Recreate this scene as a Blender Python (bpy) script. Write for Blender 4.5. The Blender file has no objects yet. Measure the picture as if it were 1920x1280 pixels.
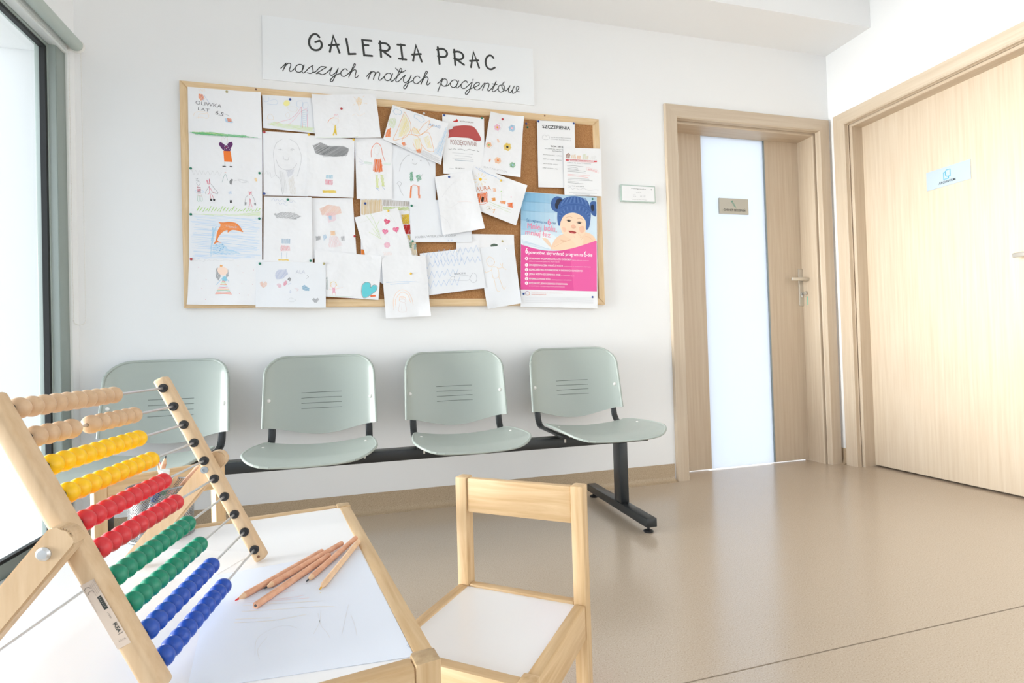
import bpy, bmesh, math, random
from mathutils import Vector, Matrix, Quaternion
random.seed(7)
PI = math.pi
SC = bpy.context.scene
COL = SC.collection

# ------------------------------------------------------------------ camera
F_PX, YAW, PITCH, ROLL, EYE = 1002.5471, 0.2696, 0.0154, -0.0304, 0.7553
_F = Vector((math.sin(YAW)*math.cos(PITCH), math.cos(YAW)*math.cos(PITCH), math.sin(PITCH)))
_R0 = Vector((math.cos(YAW), -math.sin(YAW), 0.0))
_U0 = _R0.cross(_F)
_R = math.cos(ROLL)*_R0 + math.sin(ROLL)*_U0
_U = -math.sin(ROLL)*_R0 + math.cos(ROLL)*_U0
CAMPOS = Vector((0.0, 0.0, EYE))
cd = bpy.data.cameras.new('camera')
cd.sensor_width = 36.0
cd.lens = F_PX*36.0/1920.0
cd.clip_start = 0.02
cam = bpy.data.objects.new('camera', cd)
COL.objects.link(cam)
m = Matrix.Identity(4)
for i, v in enumerate((_R, _U, -_F)):
    for j in range(3):
        m[j][i] = v[j]
m.translation = CAMPOS
cam.matrix_world = m
SC.camera = cam

def ray_to(q, A, n):
    """point where the sight line through photo pixel q meets the plane (A, n)"""
    d = _F + _R*((q[0]-960)/F_PX) - _U*((q[1]-640)/F_PX)
    n = Vector(n); A = Vector(A)
    return CAMPOS + d*((A-CAMPOS).dot(n)/d.dot(n))

# ------------------------------------------------------------------ world and light
WORLD_STRENGTH = 3.9
w = bpy.data.worlds.new('bright_overcast_sky')
SC.world = w
w.use_nodes = True
bg = w.node_tree.nodes['Background']
bg.inputs[1].default_value = WORLD_STRENGTH
_n = w.node_tree.nodes; _l = w.node_tree.links          # haze: bright ahead and to the left, duller sky behind the building
_tc = _n.new('ShaderNodeTexCoord'); _sp = _n.new('ShaderNodeSeparateXYZ'); _mr = _n.new('ShaderNodeMapRange'); _mx = _n.new('ShaderNodeMixRGB')
_mr.interpolation_type = 'SMOOTHSTEP'
_mr.inputs[1].default_value = -0.55; _mr.inputs[2].default_value = 0.35; _mr.inputs[3].default_value = 0.0; _mr.inputs[4].default_value = 1.0
_mx.inputs[1].default_value = (0.45, 0.49, 0.54, 1); _mx.inputs[2].default_value = (0.95, 0.98, 1.0, 1)
_l.new(_tc.outputs['Generated'], _sp.inputs[0]); _l.new(_sp.outputs[1], _mr.inputs[0]); _l.new(_mr.outputs[0], _mx.inputs[0]); _mg = _n.new('ShaderNodeMapRange'); _mg.inputs[1].default_value = -0.25; _mg.inputs[2].default_value = 0.35; _mg.inputs[3].default_value = WORLD_STRENGTH*0.45; _mg.inputs[4].default_value = WORLD_STRENGTH*1.25
_l.new(_sp.outputs[2], _mg.inputs[0]); _l.new(_mg.outputs[0], bg.inputs[1])      # shaded ground outside, brighter sky
_l.new(_mx.outputs[0], bg.inputs[0])
SC.view_settings.view_transform = 'Standard'
SC.view_settings.look = 'None'
SC.view_settings.gamma = 1.0
SC.view_settings.use_curve_mapping = False
SC.view_settings.exposure = -0.40
SC.cycles.max_bounces = 12
SC.cycles.diffuse_bounces = 8
SC.cycles.transparent_max_bounces = 24
SC.cycles.sample_clamp_indirect = 8.0

sl = bpy.data.lights.new('sun', 'SUN'); sl.energy = 12.0; sl.angle = math.radians(34); sl.color = (1.0, 0.985, 0.96)
so = bpy.data.objects.new('sun', sl); COL.objects.link(so)
so.rotation_euler = Vector((1.0, 0.03, 0.0)).to_track_quat('-Z', 'Y').to_euler()

def area(name, loc, direction, sx, sy, power, color=(1, 1, 1)):
    l = bpy.data.lights.new(name, 'AREA')
    l.shape = 'RECTANGLE'; l.size = sx; l.size_y = sy; l.energy = power; l.color = color
    o = bpy.data.objects.new(name, l); COL.objects.link(o)
    o.location = loc
    o.rotation_euler = Vector(direction).to_track_quat('-Z', 'Y').to_euler()
    return o

# ------------------------------------------------------------------ room measures (metres)
D = 2.64          # back wall
XL = -1.15        # window wall
XR = 2.805        # right wall
ZC = 2.95         # main ceiling
ZS = 2.515        # underside of the soffit
YS = 2.3355       # front of the soffit
YN = -3.2         # rear end of the room
SK = 0.096        # skirting height

# ------------------------------------------------------------------ materials
MATS = {}
def srgb(c):
    return tuple(((x/255.0)/12.92 if x/255.0 <= 0.04045 else ((x/255.0+0.055)/1.055)**2.4) for x in c)

def mat(name, rgb, rough=0.5, metal=0.0, spec=0.5, bump=None, coat=0.0):
    if name in MATS: return MATS[name]
    mt = bpy.data.materials.new(name); mt.use_nodes = True
    nt = mt.node_tree; b = nt.nodes['Principled BSDF']
    b.inputs['Base Color'].default_value = (*srgb(rgb), 1)
    b.inputs['Roughness'].default_value = rough
    b.inputs['Metallic'].default_value = metal
    b.inputs['Specular IOR Level'].default_value = spec
    b.inputs['Coat Weight'].default_value = coat
    if bump:
        sc, st, dist = bump
        tc = nt.nodes.new('ShaderNodeTexCoord'); nz = nt.nodes.new('ShaderNodeTexNoise'); bp = nt.nodes.new('ShaderNodeBump')
        nz.inputs['Scale'].default_value = sc; nz.inputs['Detail'].default_value = 3
        bp.inputs['Strength'].default_value = st; bp.inputs['Distance'].default_value = dist
        nt.links.new(tc.outputs['Object'], nz.inputs['Vector'])
        nt.links.new(nz.outputs['Fac'], bp.inputs['Height'])
        nt.links.new(bp.outputs['Normal'], b.inputs['Normal'])
    MATS[name] = mt
    return mt

def grain(name, c1, c2, scale=(60, 60, 3), rough=0.45, amount=1.0, spec=0.4, ring=0.0):
    """wood grain running along the object axis with the smallest scale"""
    if name in MATS: return MATS[name]
    mt = bpy.data.materials.new(name); mt.use_nodes = True
    nt = mt.node_tree; N = nt.nodes; L = nt.links; b = N['Principled BSDF']
    tc = N.new('ShaderNodeTexCoord'); mp = N.new('ShaderNodeMapping'); nz = N.new('ShaderNodeTexNoise')
    mp.inputs['Scale'].default_value = scale
    nz.inputs['Scale'].default_value = 1.0; nz.inputs['Detail'].default_value = 5; nz.inputs['Roughness'].default_value = 0.6
    nz.inputs['Distortion'].default_value = ring
    cr = N.new('ShaderNodeValToRGB')
    cr.color_ramp.elements[0].position = 0.5-0.22*amount; cr.color_ramp.elements[0].color = (*srgb(c2), 1)
    cr.color_ramp.elements[1].position = 0.5+0.22*amount; cr.color_ramp.elements[1].color = (*srgb(c1), 1)
    L.new(tc.outputs['Object'], mp.inputs['Vector']); L.new(mp.outputs['Vector'], nz.inputs['Vector'])
    L.new(nz.outputs['Fac'], cr.inputs['Fac']); L.new(cr.outputs['Color'], b.inputs['Base Color'])
    b.inputs['Roughness'].default_value = rough; b.inputs['Specular IOR Level'].default_value = spec
    MATS[name] = mt
    return mt

def speckle(name, base, dark, light, scale=420, rough=0.3, spec=0.5):
    if name in MATS: return MATS[name]
    mt = bpy.data.materials.new(name); mt.use_nodes = True
    nt = mt.node_tree; N = nt.nodes; L = nt.links; b = N['Principled BSDF']
    tc = N.new('ShaderNodeTexCoord'); nz = N.new('ShaderNodeTexNoise')
    nz.inputs['Scale'].default_value = scale; nz.inputs['Detail'].default_value = 2.5; nz.inputs['Roughness'].default_value = 0.7
    cr = N.new('ShaderNodeValToRGB')
    e = cr.color_ramp.elements
    e[0].position = 0.33; e[0].color = (*srgb(dark), 1)
    e[1].position = 0.70; e[1].color = (*srgb(light), 1)
    m1 = e.new(0.45); m1.color = (*srgb(base), 1)
    m2 = e.new(0.58); m2.color = (*srgb(base), 1)
    L.new(tc.outputs['Object'], nz.inputs['Vector']); L.new(nz.outputs['Fac'], cr.inputs['Fac'])
    L.new(cr.outputs['Color'], b.inputs['Base Color'])
    nz2 = N.new('ShaderNodeTexNoise'); nz2.inputs['Scale'].default_value = 9
    mr = N.new('ShaderNodeMapRange'); mr.inputs[3].default_value = rough-0.03; mr.inputs[4].default_value = rough+0.04
    L.new(tc.outputs['Object'], nz2.inputs['Vector']); L.new(nz2.outputs['Fac'], mr.inputs[0]); L.new(mr.outputs[0], b.inputs['Roughness'])
    b.inputs['Specular IOR Level'].default_value = spec
    MATS[name] = mt
    return mt

def glass_clear(name, tint=(0.93, 0.96, 0.96)):
    mt = bpy.data.materials.new(name); mt.use_nodes = True
    nt = mt.node_tree; N = nt.nodes; L = nt.links; N.remove(N['Principled BSDF'])
    out = N['Material Output']
    tr = N.new('ShaderNodeBsdfTransparent'); tr.inputs[0].default_value = (*tint, 1)
    gl = N.new('ShaderNodeBsdfGlossy'); gl.inputs['Roughness'].default_value = 0.02
    mx = N.new('ShaderNodeMixShader'); mx.inputs[0].default_value = 0.05
    L.new(tr.outputs[0], mx.inputs[1]); L.new(gl.outputs[0], mx.inputs[2]); L.new(mx.outputs[0], out.inputs[0])
    MATS[name] = mt
    return mt

def glass_frosted(name):
    mt = bpy.data.materials.new(name); mt.use_nodes = True
    nt = mt.node_tree; N = nt.nodes; L = nt.links; N.remove(N['Principled BSDF'])
    out = N['Material Output']
    tl = N.new('ShaderNodeBsdfTranslucent'); tl.inputs[0].default_value = (0.88, 0.93, 1.0, 1)
    df = N.new('ShaderNodeBsdfDiffuse'); df.inputs[0].default_value = (0.85, 0.9, 0.95, 1)
    gl = N.new('ShaderNodeBsdfGlossy'); gl.inputs['Roughness'].default_value = 0.25
    fr = N.new('ShaderNodeFresnel'); fr.inputs[0].default_value = 1.4
    m1 = N.new('ShaderNodeMixShader'); m1.inputs[0].default_value = 0.12
    m2 = N.new('ShaderNodeMixShader')
    L.new(tl.outputs[0], m1.inputs[1]); L.new(df.outputs[0], m1.inputs[2])
    L.new(fr.outputs[0], m2.inputs[0]); L.new(m1.outputs[0], m2.inputs[1]); L.new(gl.outputs[0], m2.inputs[2])
    L.new(m2.outputs[0], out.inputs[0])
    MATS[name] = mt
    return mt

def wire_mesh(name):
    """silver woven wire: a grid of wires with see-through holes, in the UV of the cup wall"""
    mt = bpy.data.materials.new(name); mt.use_nodes = True
    nt = mt.node_tree; N = nt.nodes; L = nt.links; b = N['Principled BSDF']; out = N['Material Output']
    b.inputs['Base Color'].default_value = (0.20, 0.205, 0.21, 1); b.inputs['Metallic'].default_value = 0.6; b.inputs['Roughness'].default_value = 0.35
    uv = N.new('ShaderNodeUVMap'); sp = N.new('ShaderNodeSeparateXYZ'); L.new(uv.outputs[0], sp.inputs[0])
    fac = []
    for op in ('ADD', 'SUBTRACT'):
        a = N.new('ShaderNodeMath'); a.operation = op; L.new(sp.outputs[0], a.inputs[0]); L.new(sp.outputs[1], a.inputs[1])
        f = N.new('ShaderNodeMath'); f.operation = 'FRACT'; L.new(a.outputs[0], f.inputs[0])
        g = N.new('ShaderNodeMath'); g.operation = 'LESS_THAN'; g.inputs[1].default_value = 0.36; L.new(f.outputs[0], g.inputs[0])
        fac.append(g)
    mxm = N.new('ShaderNodeMath'); mxm.operation = 'MAXIMUM'; L.new(fac[0].outputs[0], mxm.inputs[0]); L.new(fac[1].outputs[0], mxm.inputs[1])
    tr = N.new('ShaderNodeBsdfTransparent'); mx = N.new('ShaderNodeMixShader')
    L.new(mxm.outputs[0], mx.inputs[0]); L.new(tr.outputs[0], mx.inputs[1]); L.new(b.outputs[0], mx.inputs[2]); L.new(mx.outputs[0], out.inputs[0])
    MATS[name] = mt
    return mt

WALL = mat('wall_paint', (239, 240, 241), 0.75, spec=0.25, bump=(260, 0.12, 0.0006))
CEIL = mat('ceiling_paint', (240, 242, 244), 0.85, spec=0.2)
FLOOR = speckle('floor_vinyl', (188, 172, 154), (162, 145, 126), (208, 194, 176), 300, 0.20, 1.0)
SKIRT = speckle('skirting_vinyl', (182, 162, 136), (154, 134, 108), (206, 188, 162), 300, 0.40, 0.4)
VEN1 = grain('door_veneer', (208, 193, 173), (194, 175, 152), (70, 70, 2.2), 0.42)
VEN1H = grain('door_veneer_across', (208, 193, 173), (194, 175, 152), (2.2, 70, 70), 0.42)
VEN2 = grain('door_veneer_lengthwise', (208, 193, 173), (194, 175, 152), (70, 2.2, 70), 0.42)
PINE = grain('pine_wood', (216, 188, 149), (190, 155, 111), (55, 55, 4), 0.5, ring=1.2)
PINEX = grain('pine_wood_across', (216, 188, 149), (190, 155, 111), (4, 55, 55), 0.5, ring=1.2)
PINEY = grain('pine_wood_lengthwise', (216, 188, 149), (190, 155, 111), (55, 4, 55), 0.5, ring=1.2)
PINEEND = grain('pine_end_grain', (190, 165, 130), (165, 138, 104), (120, 120, 120), 0.6)
BEECH = grain('beech_wood', (212, 186, 153), (194, 164, 128), (90, 90, 10), 0.5)
FRAMEW = grain('board_pine_across', (232, 206, 168), (214, 182, 138), (5, 60, 60), 0.5, ring=0.8)
FRAMEWZ = grain('board_pine_upright', (232, 206, 168), (214, 182, 138), (60, 60, 5), 0.5, ring=0.8)
CORK = speckle('cork', (176, 128, 84), (140, 92, 52), (204, 160, 112), 300, 0.85, 0.2)
PAPER = mat('paper_white', (236, 237, 240), 0.8, spec=0.2, bump=(9, 0.55, 0.012))
PAPERB = mat('paper_cool', (232, 235, 240), 0.8, spec=0.2, bump=(7, 0.35, 0.010))
PAPERF = mat('paper_smooth', (238, 239, 241), 0.55, spec=0.35)
PLAST = mat('shell_plastic', (166, 175, 169), 0.33, spec=0.5, bump=(900, 0.12, 0.0004))
PLASTD = mat('shell_groove', (96, 104, 98), 0.6)
STEELB = mat('black_steel', (38, 41, 43), 0.32, 0.2, 0.6)
RUBB = mat('black_rubber', (25, 25, 27), 0.5)
METAL = mat('brushed_metal', (206, 202, 194), 0.36, 0.8)
CHROME = mat('chrome', (214, 216, 218), 0.3, 0.85)
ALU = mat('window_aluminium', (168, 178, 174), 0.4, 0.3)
ALUD = mat('window_aluminium_shadow_side', (148, 158, 152), 0.45, 0.3)  # darker copy of the aluminium, backlit shade put into its colour
ALUW = mat('window_white_profile', (226, 229, 228), 0.4)
GASK = mat('window_gasket', (30, 32, 33), 0.6)
WHITEL = mat('white_laminate', (238, 238, 240), 0.22, spec=0.5)
WHITEP = mat('white_plastic', (232, 230, 226), 0.4)
INK = mat('sign_ink', (54, 56, 55), 0.6)
GLASS = glass_clear('window_glass')
FROST = glass_frosted('frosted_glass')
ACRYL = mat('acrylic_edge', (178, 196, 188), 0.2, spec=0.6)
SIGNP = mat('sign_panel', (240, 243, 246), 0.45)
SIGNG = mat('door_sign_silver', (196, 194, 184), 0.45, 0.2)
SIGNB = mat('door_sign_pale', (172, 186, 196), 0.45, 0.1)

def ink(rgb):
    return mat('ink_%d_%d_%d' % rgb, rgb, 0.75, spec=0.15)

# ------------------------------------------------------------------ mesh builder
class MB:
    def __init__(s):
        s.bm = bmesh.new(); s.mats = []; s.mi = 0; s.uv = None
    def use(s, mt):
        if mt not in s.mats: s.mats.append(mt)
        s.mi = s.mats.index(mt); return s
    def _tag(s, faces):
        for f in faces: f.material_index = s.mi
    def faces(s, verts, idx, M=None):
        vs = [s.bm.verts.new(M @ Vector(v) if M else Vector(v)) for v in verts]
        out = []
        for f in idx:
            try: out.append(s.bm.faces.new([vs[i] for i in f]))
            except ValueError: pass
        s._tag(out); return vs
    def box(s, lo, hi, bevel=0.0, M=None, seg=2):
        lo = Vector(lo); hi = Vector(hi)
        b2 = bmesh.new(); bmesh.ops.create_cube(b2, size=1.0)
        c = (lo+hi)/2; d = hi-lo
        for v in b2.verts: v.co = Vector((v.co.x*d.x, v.co.y*d.y, v.co.z*d.z))+c
        if bevel > 0:
            bmesh.ops.bevel(b2, geom=list(b2.edges), offset=min(bevel, min(d)*0.45), segments=seg, profile=0.5, affect='EDGES')
        s._merge(b2, M); return s
    def _merge(s, b2, M=None):
        b2.verts.ensure_lookup_table(); b2.verts.index_update()
        vs = [s.bm.verts.new(M @ v.co if M else v.co) for v in b2.verts]
        out = []
        for f in b2.faces:
            try: out.append(s.bm.faces.new([vs[v.index] for v in f.verts]))
            except ValueError: pass
        s._tag(out); b2.free()
    def cyl(s, p0, p1, r0, r1=None, n=16, caps=True):
        p0 = Vector(p0); p1 = Vector(p1); r1 = r0 if r1 is None else r1
        q = (p1-p0).to_track_quat('Z', 'Y'); ring = []
        for p, r in ((p0, r0), (p1, r1)):
            ring.append([s.bm.verts.new(p + q @ Vector((r*math.cos(2*PI*i/n), r*math.sin(2*PI*i/n), 0))) for i in range(n)])
        out = [s.bm.faces.new((ring[0][i], ring[0][(i+1) % n], ring[1][(i+1) % n], ring[1][i])) for i in range(n)]
        if caps:
            if r0 > 1e-6: out.append(s.bm.faces.new(list(reversed(ring[0]))))
            if r1 > 1e-6: out.append(s.bm.faces.new(ring[1]))
        s._tag(out); return s
    def lathe(s, prof, p0=(0, 0, 0), axis=(0, 0, 1), n=20, cap=True):
        """prof: list of (radius, height along axis)"""
        q = Vector(axis).to_track_quat('Z', 'Y'); p0 = Vector(p0); rings = []
        for r, h in prof:
            if r < 1e-6: rings.append([s.bm.verts.new(p0+q @ Vector((0, 0, h)))])
            else: rings.append([s.bm.verts.new(p0+q @ Vector((r*math.cos(2*PI*i/n), r*math.sin(2*PI*i/n), h))) for i in range(n)])
        out = []
        for a, b in zip(rings, rings[1:]):
            for i in range(n):
                j = (i+1) % n
                if len(a) == 1 and len(b) == 1: continue
                if len(a) == 1: out.append(s.bm.faces.new((a[0], b[j], b[i])))
                elif len(b) == 1: out.append(s.bm.faces.new((a[i], a[j], b[0])))
                else: out.append(s.bm.faces.new((a[i], a[j], b[j], b[i])))
        if cap:
            if len(rings[0]) > 1: out.append(s.bm.faces.new(list(reversed(rings[0]))))
            if len(rings[-1]) > 1: out.append(s.bm.faces.new(rings[-1]))
        s._tag(out); return s
    def sphere(s, c, r, sc=(1, 1, 1), n=16, M=None):
        b2 = bmesh.new(); bmesh.ops.create_uvsphere(b2, u_segments=n, v_segments=max(6, n//2), radius=r)
        for v in b2.verts: v.co = Vector((v.co.x*sc[0], v.co.y*sc[1], v.co.z*sc[2]))+Vector(c)
        s._merge(b2, M); return s
    def sweep(s, pts, hw, hh, side=(1, 0, 0), n=12, power=2.0):
        """sweep a rounded cross-section (half width hw along side, half height hh) along pts"""
        side = Vector(side).normalized(); pts = [Vector(p) for p in pts]; rings = []
        for i, p in enumerate(pts):
            t = (pts[min(i+1, len(pts)-1)]-pts[max(i-1, 0)]).normalized()
            up = side.cross(t).normalized(); sd = t.cross(up).normalized()
            rg = []
            for k in range(n):
                a = 2*PI*k/n; ca, sa = math.cos(a), math.sin(a)
                cx = math.copysign(abs(ca)**(2/power), ca); cy = math.copysign(abs(sa)**(2/power), sa)
                rg.append(s.bm.verts.new(p+sd*cx*hw+up*cy*hh))
            rings.append(rg)
        out = []
        for a, b in zip(rings, rings[1:]):
            for i in range(n): out.append(s.bm.faces.new((a[i], a[(i+1) % n], b[(i+1) % n], b[i])))
        out.append(s.bm.faces.new(list(reversed(rings[0])))); out.append(s.bm.faces.new(rings[-1]))
        s._tag(out); return s
    def prism(s, poly, fn, a, b):
        """poly: 2-D outline; fn(u, v, t) gives the point; t runs from a to b"""
        n = len(poly)
        A = [s.bm.verts.new(fn(u, v, a)) for u, v in poly]; B = [s.bm.verts.new(fn(u, v, b)) for u, v in poly]
        out = [s.bm.faces.new((A[i], A[(i+1) % n], B[(i+1) % n], B[i])) for i in range(n)]
        out += [s.bm.faces.new(list(reversed(A))), s.bm.faces.new(B)]
        s._tag(out); return s
    def poly2(s, pts, fn):
        """flat filled outline, triangulated in 2-D, placed by fn(x, y)"""
        from mathutils.geometry import tessellate_polygon
        tris = tessellate_polygon([[Vector((p[0], p[1], 0)) for p in pts]])
        vs = [s.bm.verts.new(fn(*p)) for p in pts]; out = []
        for t in tris:
            try: out.append(s.bm.faces.new([vs[i] for i in t]))
            except ValueError: pass
        s._tag(out); return s
    def ribbon(s, pts, wd, fn, caps=True, closed=False):
        """pen stroke of width wd along 2-D points, placed by fn(x, y)"""
        P = [Vector((p[0], p[1])) for p in pts]
        Q = [P[0]]
        for p in P[1:]:
            if (p-Q[-1]).length > 1e-6: Q.append(p)
        if len(Q) < 2: return s
        h = wd/2; L = []; R = []
        for i, p in enumerate(Q):
            t0 = (Q[i]-Q[i-1]).normalized() if i > 0 else None
            t1 = (Q[i+1]-Q[i]).normalized() if i < len(Q)-1 else None
            if t0 is None: t = t1; k = 1
            elif t1 is None: t = t0; k = 1
            else:
                t = (t0+t1)
                t = t.normalized() if t.length > 1e-4 else t1
                k = 1/max(0.5, abs(t.dot(t1)))
            nrm = Vector((-t.y, t.x))*h*k
            L.append(p+nrm); R.append(p-nrm)
        vl = [s.bm.verts.new(fn(*p)) for p in L]; vr = [s.bm.verts.new(fn(*p)) for p in R]
        out = [s.bm.faces.new((vl[i], vr[i], vr[i+1], vl[i+1])) for i in range(len(Q)-1)]
        if caps:
            for e in (0, -1):
                c = Q[e]; t = (Q[1]-Q[0]).normalized() if e == 0 else (Q[-1]-Q[-2]).normalized()
                if e == 0: t = -t
                base = math.atan2(t.y, t.x); pl = []
                for k in range(1, 5):
                    a = base-PI/2+PI*k/5
                    pl.append(s.bm.verts.new(fn(c.x+h*math.cos(a), c.y+h*math.sin(a))))
                ends = (vr[e], vl[e]) if e == -1 else (vl[e], vr[e])
                out.append(s.bm.faces.new([ends[0]]+pl+[ends[1]]))
        s._tag(out); return s
    def build(s, name, mt=None, parent=None, smooth=35, offset=None, flip=True):
        me = bpy.data.meshes.new(name)
        if flip: bmesh.ops.recalc_face_normals(s.bm, faces=s.bm.faces)
        if offset is not None:
            for v in s.bm.verts: v.co -= Vector(offset)
        s.bm.to_mesh(me); s.bm.free()
        ms = s.mats if s.mats else [mt]
        for x in ms: me.materials.append(x)
        if smooth:
            me.shade_smooth(); me.set_sharp_from_angle(angle=math.radians(smooth))
        o = bpy.data.objects.new(name, me); COL.objects.link(o)
        if parent is not None: o.parent = parent
        return o

def empty(name, loc=(0, 0, 0), rz=0.0):
    o = bpy.data.objects.new(name, None); COL.objects.link(o)
    o.empty_display_size = 0.05
    o.location = loc; o.rotation_euler = (0, 0, rz); return o

def tag(o, label=None, cat=None, group=None, kind=None):
    if label: o['label'] = label
    if cat: o['category'] = cat
    if group: o['group'] = group
    if kind: o['kind'] = kind
    return o

def smoothline(pts, k=6):
    """Catmull-Rom through the traced points"""
    P = [Vector((p[0], p[1])) for p in pts]
    if len(P) < 3: return [tuple(p) for p in P]
    P = [2*P[0]-P[1]]+P+[2*P[-1]-P[-2]]; out = []
    for i in range(1, len(P)-2):
        a, b, c, d = P[i-1:i+3]
        for j in range(k):
            t = j/k
            out.append(tuple(0.5*((2*b)+(c-a)*t+(2*a-5*b+4*c-d)*t*t+(3*b-a-3*c+d)*t*t*t)))
    out.append(tuple(P[-2])); return out

def text_mesh(body, shear=0.0, bold=0.0):
    """vertices and faces of a line of type at size 1"""
    cu = bpy.data.curves.new('type', 'FONT'); cu.body = body; cu.size = 1.0; cu.resolution_u = 3
    cu.shear = shear; cu.offset = bold
    o = bpy.data.objects.new('type', cu); COL.objects.link(o)
    bpy.context.view_layer.update()
    e = o.evaluated_get(bpy.context.evaluated_depsgraph_get())
    me = e.to_mesh()
    V = [tuple(v.co) for v in me.vertices]; Fc = [tuple(p.vertices) for p in me.polygons]
    e.to_mesh_clear()
    bpy.data.objects.remove(o); bpy.data.curves.remove(cu)
    return V, Fc

def put_text(mb, body, fn, a, b, height, shear=0.0, bold=0.0, fit=True):
    """type a line from 2-D point a to b with cap height `height`, placed by fn"""
    V, Fc = text_mesh(body, shear, bold)
    if not V: return
    x0 = min(v[0] for v in V); x1 = max(v[0] for v in V)
    a = Vector(a); b = Vector(b); ux = (b-a); ln = ux.length; ux.normalize(); uy = Vector((-ux.y, ux.x))
    sx = ln/(x1-x0); sy = height/0.70
    vs = []
    for v in V:
        p = a+ux*((v[0]-x0)*sx)+uy*(v[1]*sy); vs.append(fn(p.x, p.y))
    mb.faces(vs, Fc)

# ================================================================== THE SETTING
mb = MB().use(FLOOR)
mb.box((XL-0.3, YN, -0.1), (XR+0.3, D+0.20, 0.0))
floor = mb.build('floor', smooth=0); tag(floor, kind='structure')
s0 = ray_to((1290.3, 1279), (0, 0, 0), (0, 0, 1)); s1 = ray_to((1920, 1135.5), (0, 0, 0), (0, 0, 1))
sd = (s1-s0).normalized()
mb = MB().ribbon([tuple((s0-sd*1.2)[:2]), tuple((s1+sd*0.5)[:2])], 0.0026, lambda x, y: Vector((x, y, 0.0006)), caps=False)
mb.build('floor_seam', mat('weld_seam', (138, 122, 104), 0.6), floor, smooth=0)

RX0, RX1, RW0, RW1 = -0.9, 1.9, 0.05, 2.2   # unseen rear opening, sized for the light it lets in
DX0, DX1, DZ = 1.675, 2.765, 2.07      # hole in the back wall for the glazed door
mb = MB()
mb.box((XL-0.3, D, 0), (DX0, D+0.20, ZC))
mb.box((DX1, D, 0), (XR+0.3, D+0.20, ZC))
mb.box((DX0, D, DZ), (DX1, D+0.20, ZC))
tag(mb.build('wall_back', WALL, smooth=0), kind='structure')

EY0, EY1, EZ = 1.515, 2.565, 2.06      # hole in the right wall for the plain door
mb = MB()
mb.box((XR, EY1, 0), (XR+0.30, D, ZC))
mb.box((XR, YN, 0), (XR+0.30, EY0, ZC))
mb.box((XR, EY0, EZ), (XR+0.30, EY1, ZC))
mb.box((XR+0.22, EY0, 0), (XR+0.30, EY1, EZ))
tag(mb.build('wall_right', WALL, smooth=0), kind='structure')

WY1 = 2.577; WZ0, WZ1 = 0.030, 2.026  # window wall opening
mb = MB()
mb.box((XL-0.25, WY1, 0), (XL, D, ZC))
mb.box((XL-0.25, YN, WZ1), (XL, WY1, ZC))
mb.box((XL-0.25, YN, 0), (XL, WY1, WZ0))
mb.box((XL-0.25, YN, WZ0), (XL, -2.9, WZ1))
tag(mb.build('wall_left', WALL, smooth=0), kind='structure')

mb = MB()                              # rear wall; its unglazed opening behind the camera is added for fill light
mb.box((XL-0.3, YN-0.2, 0), (XR+0.3, YN, RW0)); mb.box((XL-0.3, YN-0.2, RW1), (XR+0.3, YN, ZC))
mb.box((XL-0.3, YN-0.2, RW0), (RX0, YN, RW1)); mb.box((RX1, YN-0.2, RW0), (XR+0.3, YN, RW1))
tag(mb.build('wall_rear', WALL, smooth=0), kind='structure')

mb = MB()
mb.box((XL-0.3, YN, ZC), (XR+0.3, D+0.3, ZC+0.1))
tag(mb.build('ceiling', CEIL, smooth=0), kind='structure')
mb = MB()
mb.box((XL, YS, ZS), (XR, D, ZC))
tag(mb.build('trim_1', WALL, smooth=0), kind='structure')

# window: one tall fixed pane, aluminium profile, black gasket
win = empty('window_1', (XL, 0, WZ0)); tag(win, kind='structure')
OF = Vector((XL, 0, WZ0))
x_ = XL
mb = MB().use(ALU)
def frame_rail(lo, hi): mb.box(lo, hi, 0.003)
GY = 2.491; GZ0, GZ1 = 0.098, 2.004   # glass edges
YW0 = -2.9
# inner (stepped) profile then outer one
frame_rail((x_-0.075, GY+0.012, WZ0), (x_-0.030, GY+0.06, WZ1))
frame_rail((x_-0.075, YW0, WZ0), (x_-0.030, GY+0.012, GZ0-0.008))
frame_rail((x_-0.075, YW0, GZ1+0.008), (x_-0.030, GY+0.012, WZ1))
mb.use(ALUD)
mb.box((x_-0.0065, 2.509, WZ0), (x_-0.004, WY1-0.001, WZ1), 0.001)  # thin strip carrying the painted shade of the room-side face
mb.use(ALU)
frame_rail((x_-0.075, 2.508, WZ0), (x_-0.006, WY1, WZ1))
mb.use(ALUW)
frame_rail((x_-0.03, WY1-0.001, WZ0), (x_+0.003, WY1+0.008, WZ1+0.008))
frame_rail((x_-0.03, YW0, WZ1-0.004), (x_+0.006, WY1-0.010, WZ1+0.012))
frame_rail((x_-0.029, YW0, WZ0-0.006), (x_-0.004, 2.503, WZ0+0.014))
mb.use(ALU)
for yy in (0.2, -1.35):
    frame_rail((x_-0.075, yy-0.035, GZ0-0.008), (x_-0.028, yy+0.035, GZ1+0.008))
mb.build('window_frame', None, win, offset=OF)
mb = MB()
for (ya, yb) in ((0.235, GY), (-1.315, 0.165), (YW0, -1.385)):
    mb.box((x_-0.052, ya, GZ1-0.004), (x_-0.034, yb+0.012, GZ1+0.010)); mb.box((x_-0.052, ya, GZ0-0.010), (x_-0.034, yb+0.012, GZ0+0.004))
    mb.box((x_-0.052, yb-0.002, GZ0), (x_-0.033, yb+0.014, GZ1)); mb.box((x_-0.052, ya-0.014, GZ0), (x_-0.034, ya+0.002, GZ1))
mb.build('gasket', GASK, win, smooth=0, offset=OF)
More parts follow.
